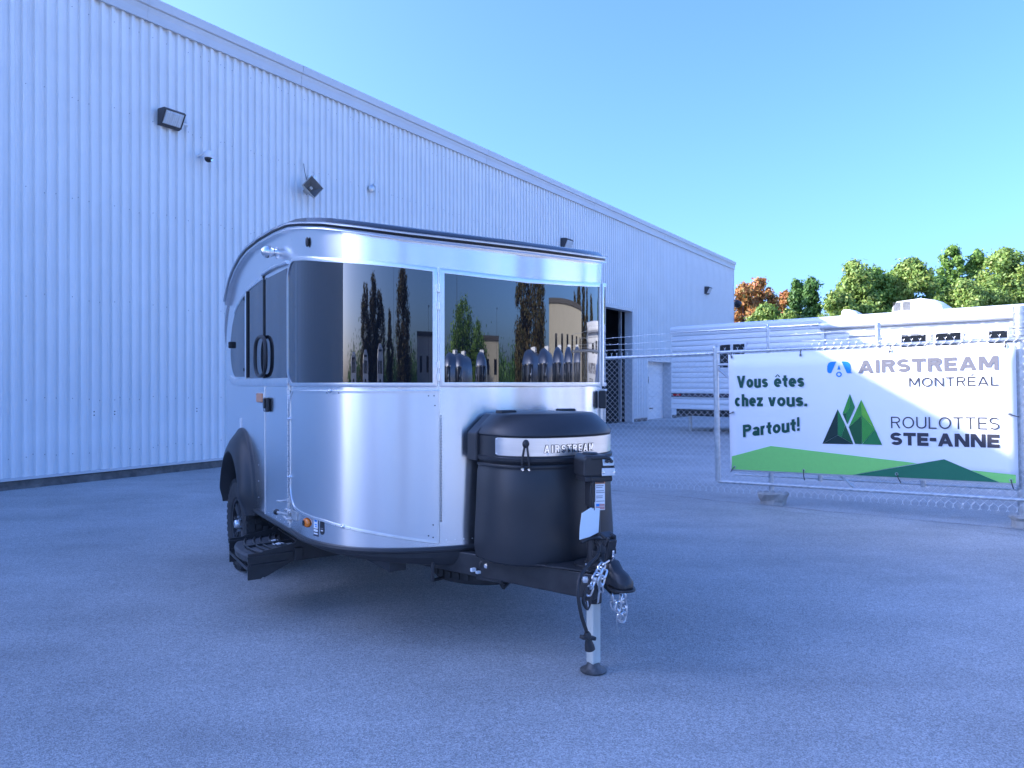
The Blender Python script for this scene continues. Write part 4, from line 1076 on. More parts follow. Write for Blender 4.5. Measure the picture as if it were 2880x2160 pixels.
mb = MB(); mb.lathe([(.006, -.004), (.006, -.01), (0, -.011)], (.016, -.092, 1.045), 8, 'y').lathe([(.006, -.004), (.006, -.01), (0, -.011)], (.074, -.092, 1.045), 8, 'y').build('light_screw', 'chrome', mh)
# warning label with printed lines (lettering too small to spell)
wl_ = sub('warning_label', TT, (0, 0, 0), (0, 0, JR))
yF = -.0635
MB().box((.012, yF, .935), (.052, .002, .125)).build('label_ground', 'white', wl_, smooth=0)
MB().box((.012, yF - .0012, .990), (.052, .002, .017)).build('label_header', 'reflector', wl_, smooth=0)
mb = MB()
for k in range(6): mb.box((-.001 + k * .0062, yF - .003, .990), (.0042, .001, .0075))
mb.build('label_word', 'ink_dark', wl_, smooth=0)
MB().add([(-.011, yF - .0034, .986), (-.005, yF - .0034, .986), (-.008, yF - .0034, .994)], [(0, 1, 2)]).build('label_symbol', 'ink_dark', wl_, smooth=0)
mb = MB()
for k in range(11):
    z = .974 - k * .0088; w_ = .040 + .006 * math.sin(k * 5.1)
    if k % 3 != 2: mb.add([(-.010, yF - .0014, z), (-.010 + w_, yF - .0014, z), (-.010 + w_, yF - .0014, z - .003), (-.010, yF - .0014, z - .003)], [(0, 1, 2, 3)])
mb.build('label_print', 'ink_grey', wl_, smooth=0)
MB().box((.008, yF - .001, .868), (.058, .003, .040)).build('flag_label', 'white', wl_, smooth=0)
mb = MB()
for k in range(4): mb.box((.012, yF - .003, .855 + k * .0075), (.046, .002, .0035), (0, .06, 0))
mb.build('flag_stripe', 'red', wl_, smooth=0)
MB().box((-.002, yF - .0034, .874), (.018, .002, .013)).build('flag_canton', 'ink_blue', wl_, smooth=0)
# cables
cb = sub('power_cable', TT)
path = [T(1256, 1172, -.04), T(1275, 1164, -.05), T(1298, 1163, -.04), T(1316, 1174, 0), T(1324, 1193, .03), T(1318, 1210, .06), T(1300, 1214, .06), T(1284, 1206, .03)]
MB().tube(spline(path, 8), .009, 8).build('cable_loop', 'black', cb)
path = [T(1284, 1168, -.05), T(1293, 1182, -.06), T(1290, 1202, -.10), T(1270, 1222, -.14), T(1253, 1248, -.17), T(1249, 1285, -.19), T(1256, 1330, -.19), T(1267, 1364, -.18)]
MB().tube(spline(path, 8), .0095, 8).build('cable_tail', 'black', cb)
p0 = T(1268, 1366, -.18); p1 = T(1275, 1405, -.18); d_ = (p1 - p0)
MB().tube([p0, p0 + d_ * .12, p0 + d_ * .3, p0 + d_ * .35, p0 + d_ * .75, p0 + d_ * .95, p1], [.012, .018, .019, .014, .024, .026, .02], 14).build('plug', 'black', cb)
MB().box(tuple(p0 + d_ * .3), (.085, .03, .018), (0, .25, 0)).build('plug_tab', 'black', cb, smooth=0, bevel=.004)
MB().tube(spline([T(1290, 1030, -.06), T(1276, 1055, -.07), T(1281, 1098, -.075)], 6), .0035, 5).build('jack_wire', 'steel_black', cb)
MB().tube(spline([T(1322, 1205, -.08), T(1329, 1215, -.1), T(1333, 1235, -.12), T(1329, 1246, -.13)], 6), .003, 5).build('breakaway_wire', 'galv', cb)
MB().tube(spline([T(1335, 1318, -.14), T(1332, 1342, -.15), T(1337, 1372, -.15)], 6), .002, 5).build('loose_wire', 'galv', cb)
# chains
def link_mesh():
    mb = MB(); P_ = []
    for k in range(20):
        q = 2 * PI * k / 20; P_.append((.0145 * math.cos(q), 0, .0145 * math.sin(q) + (.011 if math.sin(q) >= 0 else -.011)))
    mb.tube(P_, .0052, 8, closed=True); o = mb.build('chain_link', 'chain', None); return o
link0 = link_mesh(); LM = link0.data; bpy.data.objects.remove(link0)
def chain(path, nm='safety_chain', pitch=.036):
    c = sub(nm, TT); pl_ = spline(path, 14); acc = 0; last = pl_[0]; k = 0; pos = []
    for p in pl_[1:]:
        d_ = (p - last).length
        while acc + d_ >= pitch:
            t_ = (pitch - acc) / d_; last = last.lerp(p, t_); pos.append(last.copy()); d_ = (p - last).length; acc = 0
        acc += d_; last = p
    for i, p in enumerate(pos):
        a_ = pos[i - 1] if i else pl_[0]; b_ = pos[i + 1] if i + 1 < len(pos) else pl_[-1]
        dr_ = (b_ - a_).normalized() if (b_ - a_).length > 1e-6 else Vector((0, 0, 1))
        q_ = dr_.to_track_quat('Z', 'Y'); e = (q_ @ Euler((0, 0, (PI / 2 if i % 2 else 0) + random.uniform(-.35, .35) + .4)).to_quaternion())
        o = inst(LM, 'chain_link', c, tuple(p)); o.rotation_mode = 'QUATERNION'; o.rotation_quaternion = e
    return c
chain([T(1318, 1212, -.16), T(1303, 1220, -.17), T(1293, 1235, -.19), T(1285, 1252, -.20), T(1276, 1270, -.2), T(1270, 1285, -.19)])
chain([T(1308, 1228, -.19), T(1303, 1245, -.21), T(1297, 1262, -.21), T(1300, 1276, -.2)])
chain([T(1322, 1278, -.12), T(1324, 1300, -.12), T(1330, 1318, -.12), T(1340, 1325, -.13)])
chain([T(1347, 1276, -.16), T(1346, 1298, -.15), T(1350, 1316, -.15), T(1346, 1336, -.15)])
chain([T(1340, 1280, -.18), T(1340, 1300, -.18), T(1334, 1318, -.18), T(1345, 1345, -.17)])
chain([T(1324, 1214, -.1), T(1332, 1230, -.12), T(1341, 1250, -.14)])
hk = sub('chain_hook', TT)
MB().tube(spline([T(1270, 1268, -.19), T(1263, 1285, -.19), T(1260, 1300, -.19), T(1268, 1315, -.19), T(1274, 1302, -.19), T(1272, 1286, -.19)], 6), .008, 8).build('hook_body', 'steel_black', hk)
MB().tube([T(1268, 1298, -.19), T(1270, 1318, -.19)], .006, 6).build('hook_latch', 'chrome', hk)
MB().lathe([(0, .016), (.012, .013), (.016, 0), (.012, -.013), (0, -.016)], tuple(T(1264, 1252, -.2)), 14).build('shackle_pin', 'galv', hk)
MB().lathe([(0, .012), (.010, .010), (.013, 0), (.010, -.010), (0, -.012)], tuple(T(1285, 1252, -.21)), 14).build('shackle_pin', 'galv', hk)
p0 = T(1299, 1240, -.225); p1 = T(1292, 1303, -.225)
ct = MB(); ax = (p1 - p0); sx = Vector((.011, .006, 0))
ct.add([p0 - sx, p0 + sx, p1 + sx, p1 - sx, *[q + Vector((0, .0015, 0)) for q in (p0 - sx, p0 + sx, p1 + sx, p1 - sx)]], [(0, 1, 2, 3), (7, 6, 5, 4), (0, 4, 5, 1), (1, 5, 6, 2), (2, 6, 7, 3), (3, 7, 4, 0)])
ct.build('rating_tag', 'galv', hk, smooth=0)
# spare wheel slung under the frame, stabiliser tube, hangers
sp = sub('spare_wheel', TT, (-.03, 1.02, .40))
MB().lathe([(.20, -.09), (.27, -.11), (.335, -.098), (.352, -.07), (.352, .07), (.335, .098), (.27, .11), (.20, .09)], (0, 0, 0), 40, cap=False).build('tyre', 'rubber', sp)
mb = MB()
for k in range(36):
    a_ = 2 * PI * k / 36
    for zz in (-.05, .0, .05): mb.box((.353 * math.cos(a_ + zz * .6), .353 * math.sin(a_ + zz * .6), zz), (.016, .034, .038), Matrix.Rotation(a_, 3, 'Z'))
mb.build('tread_block', 'rubber', sp, smooth=0)
MB().lathe([(.205, -.06), (.0, -.05)], (0, 0, 0), 30, cap=False).build('rim', 'steel_black', sp)
def hanger(pxs):
    MB().tube([T(*p) for p in pxs], .011, 6).build('spare_hanger', 'steel_black', TT)
hanger([(935, 1215, .75), (934, 1254, .75), (958, 1248, .9)])
hanger([(1068, 1238, .58), (1088, 1270, .58), (1096, 1262, .7)])
o = MB().box((0, 0, 0), (.05, .16, .05)).build('receiver_tube', 'steel_black', TT, smooth=0, bevel=.003); o.location = T(1060, 1244, .50); o.rotation_euler = (0, 0, .5)
o = MB().box((0, -.081, 0), (.034, .004, .034)).build('receiver_mouth', 'interior', TT, smooth=0); o.location = T(1060, 1244, .50); o.rotation_euler = (0, 0, .5)
mb = MB(); mb.box(tuple(T(1022, 1231, .55)), (.03, .02, .02)).box(tuple(T(1034, 1236, .54)), (.035, .02, .016)).box(tuple(T(1046, 1233, .53)), (.03, .02, .012)).build('wire_connector', 'white_plastic', TT, smooth=0, bevel=.004)
# roof vents fixings on top edge
mb = MB()
for px, py in ((641, 472), (676, 473), (820, 492), (1060, 522), (1192, 543), (1270, 551)): mb.lathe([(.012, 0), (.012, .012), (0, .014)], (0, 0, 0), 8)
# paper tag hanging from the jack
tg_l = [T(*p, -.075) for p in ((1276, 1097), (1296, 1097), (1293, 1150), (1273, 1160), (1252, 1166), (1253, 1140), (1257, 1109))]
tg = MB(); n_ = len(tg_l); off = Vector((0, .0016, 0))
base = Vector((JX, JY, 0))
wpt = lambda p: base + tex * p.x + tey * p.y + Vector((0, 0, p.z))
ctr = wpt(tg_l[0])
tgt = thing('paper_tag', 'blank pale paper tag with clipped corner, hanging from the tongue jack', 'paper tag', tuple(ctr))
P_ = [wpt(p) - ctr for p in tg_l]; bow = Vector((tey.x, tey.y, 0)) * .002
tg.add(P_ + [p + bow for p in P_], [tuple(range(n_)), tuple(reversed(range(n_, 2 * n_)))] + [(k, (k + 1) % n_, n_ + (k + 1) % n_, n_ + k) for k in range(n_)])
tg.build('card', 'paper', tgt, smooth=0)
MB().tube(spline([P_[0].lerp(P_[1], .4) + Vector((0, 0, -.012)), P_[0].lerp(P_[1], .35) + Vector((0, -.004, .03)), P_[0].lerp(P_[1], .1) + Vector((0, .01, .16))], 6), .0022, 5).build('tie_string', 'steel_black', tgt)

# ------------------------------------------------------------------ chain-link fence and banner
FD = Vector((.820, -.572, 0)); FA = math.atan2(FD.y, FD.x); SL = -.020
FO = Vector((3.2, 8.7, 0))
fence = thing('chain_link_fence', 'galvanised chain link fence with barbed wire strands and pipe rails, behind the banner', 'fence', tuple(FO), rot=(0, SL, FA))
T0, T1, ZB_, ZT_ = -5.0, 5.2, .155, 1.935
DW, DH = .080, .078
mb = MB(); r_ = .0026
ncol = int((T1 - T0) / (DW / 2))
nrow = int((ZT_ - ZB_) / (DH / 2))
for i in range(ncol // 1):
    if i % 2: continue
    x0 = T0 + i * DW / 2
    pts_ = []
    for k in range(nrow + 1):
        side = k % 2
        pts_.append((x0 + (DW / 2 if side else 0), .0028 * (1 if side else -1), ZB_ + k * DH / 2))
    # the weaving neighbour is the mirror image: together they make diamonds
    for sgn in (1,):
        P = [Vector(p) for p in pts_]
        mb.tube(P, r_, 3, cap=False)
    P = [Vector((x0 + DW - (p[0] - x0) - DW, -p[1], p[2])) for p in pts_]
    mb.tube(P, r_, 3, cap=False)
    # twisted selvage: Y shaped barbs top and bottom
    for zz, sg in ((pts_[-1][2], 1), (ZB_, -1)):
        xe = pts_[-1][0] if sg > 0 else x0
        for xx in ((xe - DW / 2 if nrow % 2 else xe),):
            c0 = Vector((xe, 0, zz)); c1 = Vector((xe, 0, zz + sg * .026))
            mb.tube([c0, c1], r_ * 1.5, 3, cap=False); mb.tube([c1, c1 + Vector((-.013, 0, sg * .018))], r_, 3, cap=False); mb.tube([c1, c1 + Vector((.013, 0, sg * .018))], r_, 3, cap=False)
o = mb.build('fence_fabric', 'wire', fence, smooth=0, fix=False); o['kind'] = 'stuff'
RT, RB_ = 1.898, .243
def rail(t0, t1, z, rr_=.021, y=.028, nm='rail'): return MB().tube([(t0, y, z), (t1, y, z)], rr_, 12).build(nm, 'galv', fence)
rail(T0, -.70, RT - .01); rail(-.685, T1, RT); rail(-.685, T1, RB_); rail(-.66, T1, RB_ + .03, .012, .62, 'guide_rail')
def post(t, z0, z1, rr_, y=.028, nm='fence_post', cap=True):
    o = MB().lathe([(rr_, z0), (rr_, z1), (rr_ * 1.08, z1 + .001), (rr_ * 1.08, z1 + .012), (rr_ * .7, z1 + .028), (0, z1 + .034)] if cap else [(rr_, z0), (rr_, z1)], (t, y, 0), 16).build(nm, 'galv', fence)
    return o
post(-.69, RB_, 1.955, .034)
post(-.04, 0.02, 1.92, .030, .08); post(-.03, 1.93, 2.19, .017, .03, 'wire_arm'); post(1.18, 1.9, 2.13, .030, .06, 'wire_arm')
post(2.50, 0.0, 2.24, .058, .09, 'gate_post', False)
for z in (.42, .36): MB().tube([(2.50 + .066 * math.cos(q), .09 + .066 * math.sin(q), z) for q in [2 * PI * k / 20 for k in range(20)]], .007, 6, closed=True).build('tension_band', 'galv', fence)
for z in (2.02, 1.94): MB().tube([(2.50 + .066 * math.cos(q), .09 + .066 * math.sin(q), z) for q in [2 * PI * k / 20 for k in range(20)]], .009, 6, closed=True).build('tension_band', 'galv', fence)
MB().box((2.50, .155, 1.98), (.22, .02, .13)).build('bracket_plate', 'galv', fence, smooth=0, bevel=.008)
MB().lathe([(.07, -.03), (.075, 0), (.07, .03)], (2.62, .2, 1.97), 18, 'y').build('gate_roller', 'white_plastic', fence)
MB().tube([(-.68, .028, 1.74), (-.50, .028, 1.74), (.9, .028, 1.74)], .017, 10).build('mid_rail', 'galv', fence)
MB().tube([(-.67, .03, 1.70), (.9, .03, .27)], .017, 10).build('brace', 'galv', fence)
# concrete footings
def footing(t, y, w, h, z0=-.05):
    loops = []
    for k, (z, s_) in enumerate(((z0, .95), (h * .25, .92), (h * .5, 1.0), (h * .85, 1.12), (h, 1.05))):
        loops.append([(t + w * s_ * .62 * math.copysign(abs(math.cos(q)) ** .7, math.cos(q)) * random.uniform(.93, 1.05), y + w * s_ * .55 * math.copysign(abs(math.sin(q)) ** .7, math.sin(q)) * random.uniform(.93, 1.05), z + random.uniform(-.008, .008)) for q in [2 * PI * i / 18 for i in range(18)]])
    MB().loft(loops).build('concrete_footing', 'concrete', fence, smooth=0)
footing(-.02, .08, .26, .15); footing(2.50, .09, .20, .07)
# cantilever gate legs glimpsed behind
for t in (.42, 1.55): MB().tube([(t, .62, RB_), (t, .62, .42), (t - .05, .62, .5)], .03, 8).build('gate_leg', 'galv', fence)
# barbed wire
for k, z in enumerate((1.99, 2.08, 2.17)):
    mb = MB(); P = []
    n_ = 60
    for i in range(n_ + 1):
        t = T0 + (T1 - T0) * i / n_; P.append((t, .03 + .01 * math.sin(i * .7 + k), z + .008 * math.sin(i * .5 + k * 2)))
    mb.tube(P, .0019, 3); mb.tube([(p[0], p[1] + .003, p[2] + .002 * (1 if i % 2 else -1)) for i, p in enumerate(P)], .0019, 3)
    t = T0 + .05 * k
    while t < T1:
        for q in (.4, 1.9, 2.8): mb.tube([(t - .014 * math.cos(q), .03, z - .014 * math.sin(q)), (t + .014 * math.cos(q), .03, z + .014 * math.sin(q))], .0017, 3)
        t += .125
    mb.build('barbed_strand', 'wire', fence, smooth=0, fix=False)

# banner: local x along the fence, -y towards the lot
BW, BH = 2.965, 1.465
bn_loc = FO + FD * -.515 + Vector((-.572, -.820, 0)) * .035
bn = thing('banner', 'large white printed dealership banner tied to the chain link fence', 'banner', (bn_loc.x, bn_loc.y, .385), rot=(0, SL, FA))
rows = []
for k in range(9):
    v = BH * k / 8
    rows.append([(BW * i / 30, .004 * math.sin(i * .9) * math.sin(PI * k / 8) + (.006 if k in (0, 8) and i % 8 == 4 else 0), v) for i in range(31)])
mb = MB(); mb.grid(rows); mb.build('vinyl_sheet', 'sign', bn, smooth=60)
o = bn.children[0]; sm = o.modifiers.new('thick', 'SOLIDIFY'); sm.thickness = .002; sm.offset = 0
EPS = -.0065
def flat(name, mat, poly, e=0.0):
    return MB().add([(u, EPS - e, v) for u, v in poly], [tuple(range(len(poly)))]).build(name, mat, bn, smooth=0)
def words(name, body, mat, u0, v0, u1, v1, t, gap=.14, slope=0.0):
    letters(MB(), text_polys(body, u1 - u0, v1 - v0, t, gap), lambda u, v, d: (u0 + u, EPS - d, v0 + v + slope * u)).build(name, mat, bn, smooth=0)
words('slogan_word', 'Vous', 'ink_green', .103, 1.045, .485, 1.195, .225, .07)
words('slogan_word', 'êtes', 'ink_green', .555, 1.045, .905, 1.195, .225, .07)
words('slogan_word', 'chez', 'ink_green', .074, .812, .420, .965, .225, .07)
words('slogan_word', 'vous.', 'ink_green', .480, .812, .933, .965, .225, .07)
words('slogan_word', 'Partout!', 'ink_green', .168, .426, .845, .580, .225, .07, slope=.142)
words('dealer_name', 'AIRSTREAM', 'ink_grey', 1.491, 1.190, 2.815, 1.337, .25, .12)
words('dealer_city', 'MONTRÉAL', 'ink_dark', 2.0, 1.026, 2.812, 1.124, .13, .19)
words('partner_name', 'ROULOTTES', 'ink_dark', 1.815, .568, 2.812, .696, .105, .16)
words('partner_name', 'STE-ANNE', 'ink_dark', 1.806, .380, 2.811, .520, .26, .09)
# blue emblem: caravan body split by a letter A over a ring wheel
def rr_poly(cx, cy, w, h, r, n_=5):
    out = []
    for (sx, sy, a0) in ((1, 1, 0), (-1, 1, 90), (-1, -1, 180), (1, -1, 270)):
        for k in range(n_ + 1):
            a_ = R(a0 + 90 * k / n_); out.append((cx + sx * (w / 2 - r) + r * math.cos(a_), cy + sy * (h / 2 - r) + r * math.sin(a_)))
    return out
lf = [(1.262, 1.333), (1.205, 1.331), (1.178, 1.318), (1.165, 1.285), (1.162, 1.245), (1.166, 1.212), (1.180, 1.200), (1.206, 1.199)]
rt = [(1.318, 1.333), (1.375, 1.331), (1.400, 1.316), (1.412, 1.285), (1.416, 1.225), (1.416, 1.200), (1.430, 1.200), (1.430, 1.193), (1.374, 1.195)]
flat('emblem_left', 'ink_blue', lf); flat('emblem_right', 'ink_blue', rt)
flat('emblem_gap', 'ink_blue', [(1.290, 1.290), (1.272, 1.238), (1.308, 1.238)], .0)
mb = MB(); n_ = 28
mb.add([(1.289 + r_ * math.cos(2 * PI * k / n_), EPS, 1.183 + r_ * math.sin(2 * PI * k / n_)) for r_ in (.031, .017) for k in range(n_)], [(k, (k + 1) % n_, n_ + (k + 1) % n_, n_ + k) for k in range(n_)])
mb.build('emblem_wheel', 'ink_blue', bn, smooth=0)
# three faceted peaks
flat('peak_facet', 'g1', [(1.268, .780), (1.094, .373), (1.262, .478)]); flat('peak_facet', 'g2', [(1.268, .780), (1.2625, .478), (1.300, .455), (1.345, .600)])
flat('peak_facet', 'g1', [(1.0955, .3725), (1.425, .378), (1.300, .4535), (1.2625, .4765)]); flat('peak_facet', 'g5', [(1.346, .598), (1.301, .4545), (1.4255, .379)])
flat('peak_facet', 'g3', [(1.400, .956), (1.318, .729), (1.356, .735), (1.395, .8)]); flat('peak_facet', 'g2', [(1.401, .956), (1.396, .799), (1.357, .734), (1.367, .602), (1.451, .801)])
flat('peak_facet', 'g5', [(1.319, .727), (1.366, .603), (1.3555, .7335)])
flat('peak_facet', 'g3', [(1.517, .888), (1.381, .574), (1.517, .70)]); flat('peak_facet', 'g5', [(1.381, .572), (1.444, .382), (1.515, .382), (1.517, .698)])
flat('peak_facet', 'g4', [(1.518, .888), (1.653, .553), (1.518, .715)]); flat('peak_facet', 'g3', [(1.518, .713), (1.652, .551), (1.518, .384)]); flat('peak_facet', 'g2', [(1.653, .550), (1.721, .379), (1.520, .381)])
# green hills along the foot
flat('green_hill', 'lime', [(.023, .020), (.023, .182), (.504, .328), (2.064, .188), (1.408, .024), (1.2, .022)]); flat('green_hill', 'forest', [(1.412, .022), (2.316, .242), (2.803, .022)], .0004)
flat('green_hill', 'lime', [(2.556, .136), (2.942, .107), (2.942, .022), (2.806, .022)], .0002)
# grommets and ties
def tie(u, v, du, dv):
    MB().tube([(u + .014 * math.cos(2 * PI * k / 14), -.006, v + .014 * math.sin(2 * PI * k / 14)) for k in range(14)], .004, 5, closed=True).build('grommet', 'galv', bn)
    MB().tube(spline([(u, .01, v), (u, -.012, v), (u + du * .5, -.016, v + dv * .5), (u + du, .03, v + dv)], 6), .005, 6).build('cable_tie', 'steel_black', bn)
for u, v, du, dv in ((.045, 1.43, -.01, .06), (.87, 1.42, .0, .07), (1.82, 1.42, .0, .07), (2.88, 1.425, .0, .06), (.055, .05, -.06, -.07), (.88, .05, .0, -.12), (1.86, .06, .035, -.10), (2.90, .05, .02, -.09), (.05, .735, -.07, -.02), (2.90, .73, .08, -.03)): tie(u, v, du, dv)

# ------------------------------------------------------------------ pavement joint under the fence line
mb = MB(); rows = []
for i in range(91):
    t = -6 + 13 * i / 90; j = .02 * math.sin(i * .8) + random.uniform(-.012, .012); w_ = .003 + .008 * abs(math.sin(i * 1.7)) * abs(math.sin(i * .31))
    c = FO + FD * t + Vector((.572, .820, 0)) * (-.10 + j); n_ = Vector((.572, .820, 0))
    rows.append([tuple(c - n_ * w_ + Vector((0, 0, .004))), tuple(c + n_ * w_ + Vector((0, 0, .004)))])
mb.grid(rows); o = mb.build('ground_joint', 'joint', smooth=0); o['kind'] = 'structure'
mb = MB(); rows = []
for i in range(71):
    t = -5 + 11 * i / 70; j = .04 * math.sin(i * .45) + random.uniform(-.015, .015); w_ = .001 + .004 * abs(math.sin(i * 2.1)) * abs(math.sin(i * .23))
    c = FO + FD * t + Vector((.572, .820, 0)) * (-.42 + j - .02 * t); n_ = Vector((.572, .820, 0))
    rows.append([tuple(c - n_ * w_ + Vector((0, 0, .004))), tuple(c + n_ * w_ + Vector((0, 0, .004)))])
mb.grid(rows); o = mb.build('ground_crack', 'joint', smooth=0); o['kind'] = 'structure'

# ------------------------------------------------------------------ the long white caravan behind the fence
RVO = Vector((4.97, 22.0, 0)); RVA = math.atan2(-.719, .695)
rv = thing('park_caravan', 'long white park caravan with ribbed siding and roof unit, beyond the fence', 'caravan', tuple(RVO), RVA)
RL, RD_, RZ0, RZ1 = 13.5, 2.6, .68, 3.06
z = RZ0
while z < RZ1 - .02:
    zt = min(z + .160, RZ1)
    pr = [(y, z + q) for y, q in ((0.004, .001), (-.022, .012), (-.030, .05), (-.026, .09), (-.008, .135), (.002, .159)) if z + q < zt]
    mb = MB(); mb.grid([[(x, y, q) for y, q in pr] for x in (-.004, RL)]); mb.grid([[(y - .004, d_, q) for y, q in pr] for d_ in (.0, RD_)])
    mb.build('siding_plank', 'siding', rv, smooth=25, fix=False)
    z = zt
MB().box2((.02, .03, RZ0), (RL, RD_, RZ1)).build('body', 'siding', rv, smooth=0)
mb = MB(); pr2 = [(-.03, RZ1 - .02), (-.045, RZ1 + .02), (-.04, RZ1 + .08), (.02, RZ1 + .15), (.4, RZ1 + .20), (1.3, RZ1 + .24), (2.3, RZ1 + .2), (2.65, RZ1 + .1), (2.65, RZ1 - .02)]
mb.loft([[(x, y, z) for y, z in pr2] for x in (-.06, RL + .06)]); mb.build('roof', 'siding', rv, smooth=30)
MB().tube([(-.06, -.05, RZ1 - .03), (RL, -.05, RZ1 - .03)], .022, 8).build('roof_gutter', 'trim', rv)
MB().box2((-.012, -.042, 1.055), (RL, -.002, 1.17)).build('dark_stripe', 'ink_dark', rv, smooth=0)
MB().box2((.05, -.055, 1.085), (.32, -.038, 1.145)).build('tail_light', 'red', rv, smooth=0, bevel=.012)
MB().box2((-.03, -.02, RZ0 - .02), (.0, .02, RZ1)).build('corner_moulding', 'white_plastic', rv, smooth=0)
MB().box2((.05, .15, .48), (RL, RD_ - .15, RZ0)).build('chassis', 'steel_black', rv, smooth=0)
for xw in (6.0, 7.0): MB().lathe([(.18, -.1), (.33, -.1), (.36, -.06), (.36, .06), (.33, .1), (.18, .1)], (xw, .3, .36), 24, 'y').build('wheel', 'rubber', rv)
MB().tube([(.35, .45, .5), (.35, .45, .0)], .05, 8).build('jack_stand', 'galv', rv)
def rvwin(x0, x1, z0, z1, split=True):
    w = sub('window', rv)
    f_ = MB()
    f_.box2((x0 - .05, -.045, z0 - .05), (x1 + .05, -.012, z0)); f_.box2((x0 - .05, -.045, z1), (x1 + .05, -.012, z1 + .05)); f_.box2((x0 - .05, -.045, z0), (x0, -.012, z1)); f_.box2((x1, -.045, z0), (x1 + .05, -.012, z1))
    f_.build('window_frame', 'white_plastic', w, smooth=0)
    MB().box2((x0, -.03, z0), (x1, -.016, z1)).build('window_pane', 'rv_glass', w, smooth=0)
for x0, x1, z0, z1 in ((1.64, 1.98, 1.93, 2.60), (2.06, 2.42, 1.93, 2.60), (3.9, 4.35, 1.95, 2.25), (6.52, 7.06, 1.9, 2.66), (7.26, 7.78, 1.9, 2.66), (8.33, 9.2, 1.6, 2.66), (10.2, 11.2, 1.7, 2.6)): rvwin(x0, x1, z0, z1)
aw = sub('awning', rv)
MB().tube([(4.62, -.13, 2.98), (RL - .2, -.13, 2.98)], .085, 14).build('awning_roll', 'white_plastic', aw)
MB().box2((4.58, -.20, 2.88), (4.62, -.05, 3.07)).build('roll_end', 'galv', aw, smooth=0)
for x in (4.60, 9.6): MB().box2((x, -.09, .9), (x + .08, -.03, 2.95)).build('awning_arm', 'white_plastic', aw, smooth=0, bevel=.006)
MB().tube([(x, y, z) for x, y, z in ((5.25, -.07, 1.2), (5.25, -.07, 2.62), (5.33, -.07, 2.70), (5.98, -.07, 2.70))], .028, 8).build('door_frame', 'white_plastic', rv)
MB().box2((5.95, -.07, .8), (6.02, -.01, 2.70)).build('door_post', 'galv', rv, smooth=0)
mb = MB()
for k in range(8): mb.box((7.15, -.05, 1.95 + .1 * k), (.05, .05, .07))
mb.build('shutter', 'white_plastic', rv, smooth=0)
ac = sub('air_conditioner', rv)
P0 = [(0, RZ1 + .2), (.02, RZ1 + .38), (.10, RZ1 + .50), (.65, RZ1 + .54), (.95, RZ1 + .48), (1.12, RZ1 + .34), (1.15, RZ1 + .2)]
MB().loft([[(6.05 + x * k, y, RZ1 + .2 + (z - RZ1 - .2) * kz) for x, z in P0] for y, k, kz in ((.75, 1.0, .9), (.80, 1.0, 1.0), (1.55, 1.0, 1.0), (1.65, 1.0, .9))]).build('unit_shell', 'white_plastic', ac, smooth=30)
mb = MB()
for k in range(9):
    for c in range(2): mb.box((6.17 + c * .22, .742, RZ1 + .27 + k * .025), (.18, .02, .008))
mb.build('unit_louver', 'steel_black', ac, smooth=0)
vt = MB().loft([[(4.95 + .42 * u, y, RZ1 + .14 + h_) for u, h_ in ((0, .05), (.02, .17), (.15, .21), (.5, .20), (.85, .12), (1, .05))] for y in (.35, .75)])
vt.build('roof_vent', 'white_plastic', rv, smooth=30)

# ------------------------------------------------------------------ trees
def crown_mesh(blobs, n_leaf, size, mat, rng, name='crown'):
    """leaf quads on the shells of many clumps; gaps are left between the clumps."""
    V, Fc = [], []
    tot = sum(b[3] ** 2 for b in blobs)
    for (cx, cy, cz, r) in blobs:
        for _ in range(max(8, int(n_leaf * r * r / tot))):
            d_ = Vector((rng.gauss(0, 1), rng.gauss(0, 1), rng.gauss(0, 1))).normalized()
            z_ = rng.random(); rr_ = r * (rng.uniform(.2, 1.0) if z_ < .35 else rng.uniform(.7, 1.3) if z_ < .85 else rng.uniform(1.2, 1.9))
            c = Vector((cx, cy, cz)) + Vector((d_.x, d_.y, d_.z * .85)) * rr_
            nrm = (d_ + Vector((rng.gauss(0, .5), rng.gauss(0, .5), rng.gauss(0, .5)))).normalized()
            a_ = nrm.orthogonal().normalized(); b_ = nrm.cross(a_); q = rng.uniform(0, 6.28)
            u_ = (a_ * math.cos(q) + b_ * math.sin(q)) * size * rng.uniform(.6, 1.3); w_ = (-a_ * math.sin(q) + b_ * math.cos(q)) * size * rng.uniform(.35, .75)
            o_ = len(V); V.extend([tuple(c - u_), tuple(c + w_ - u_ * .1), tuple(c + u_), tuple(c - w_ - u_ * .1)]); Fc.append((o_, o_ + 1, o_ + 2, o_ + 3))
    me = bpy.data.meshes.new(name); me.from_pydata(V, [], Fc); me.update(); me.materials.append(M[mat]); return me
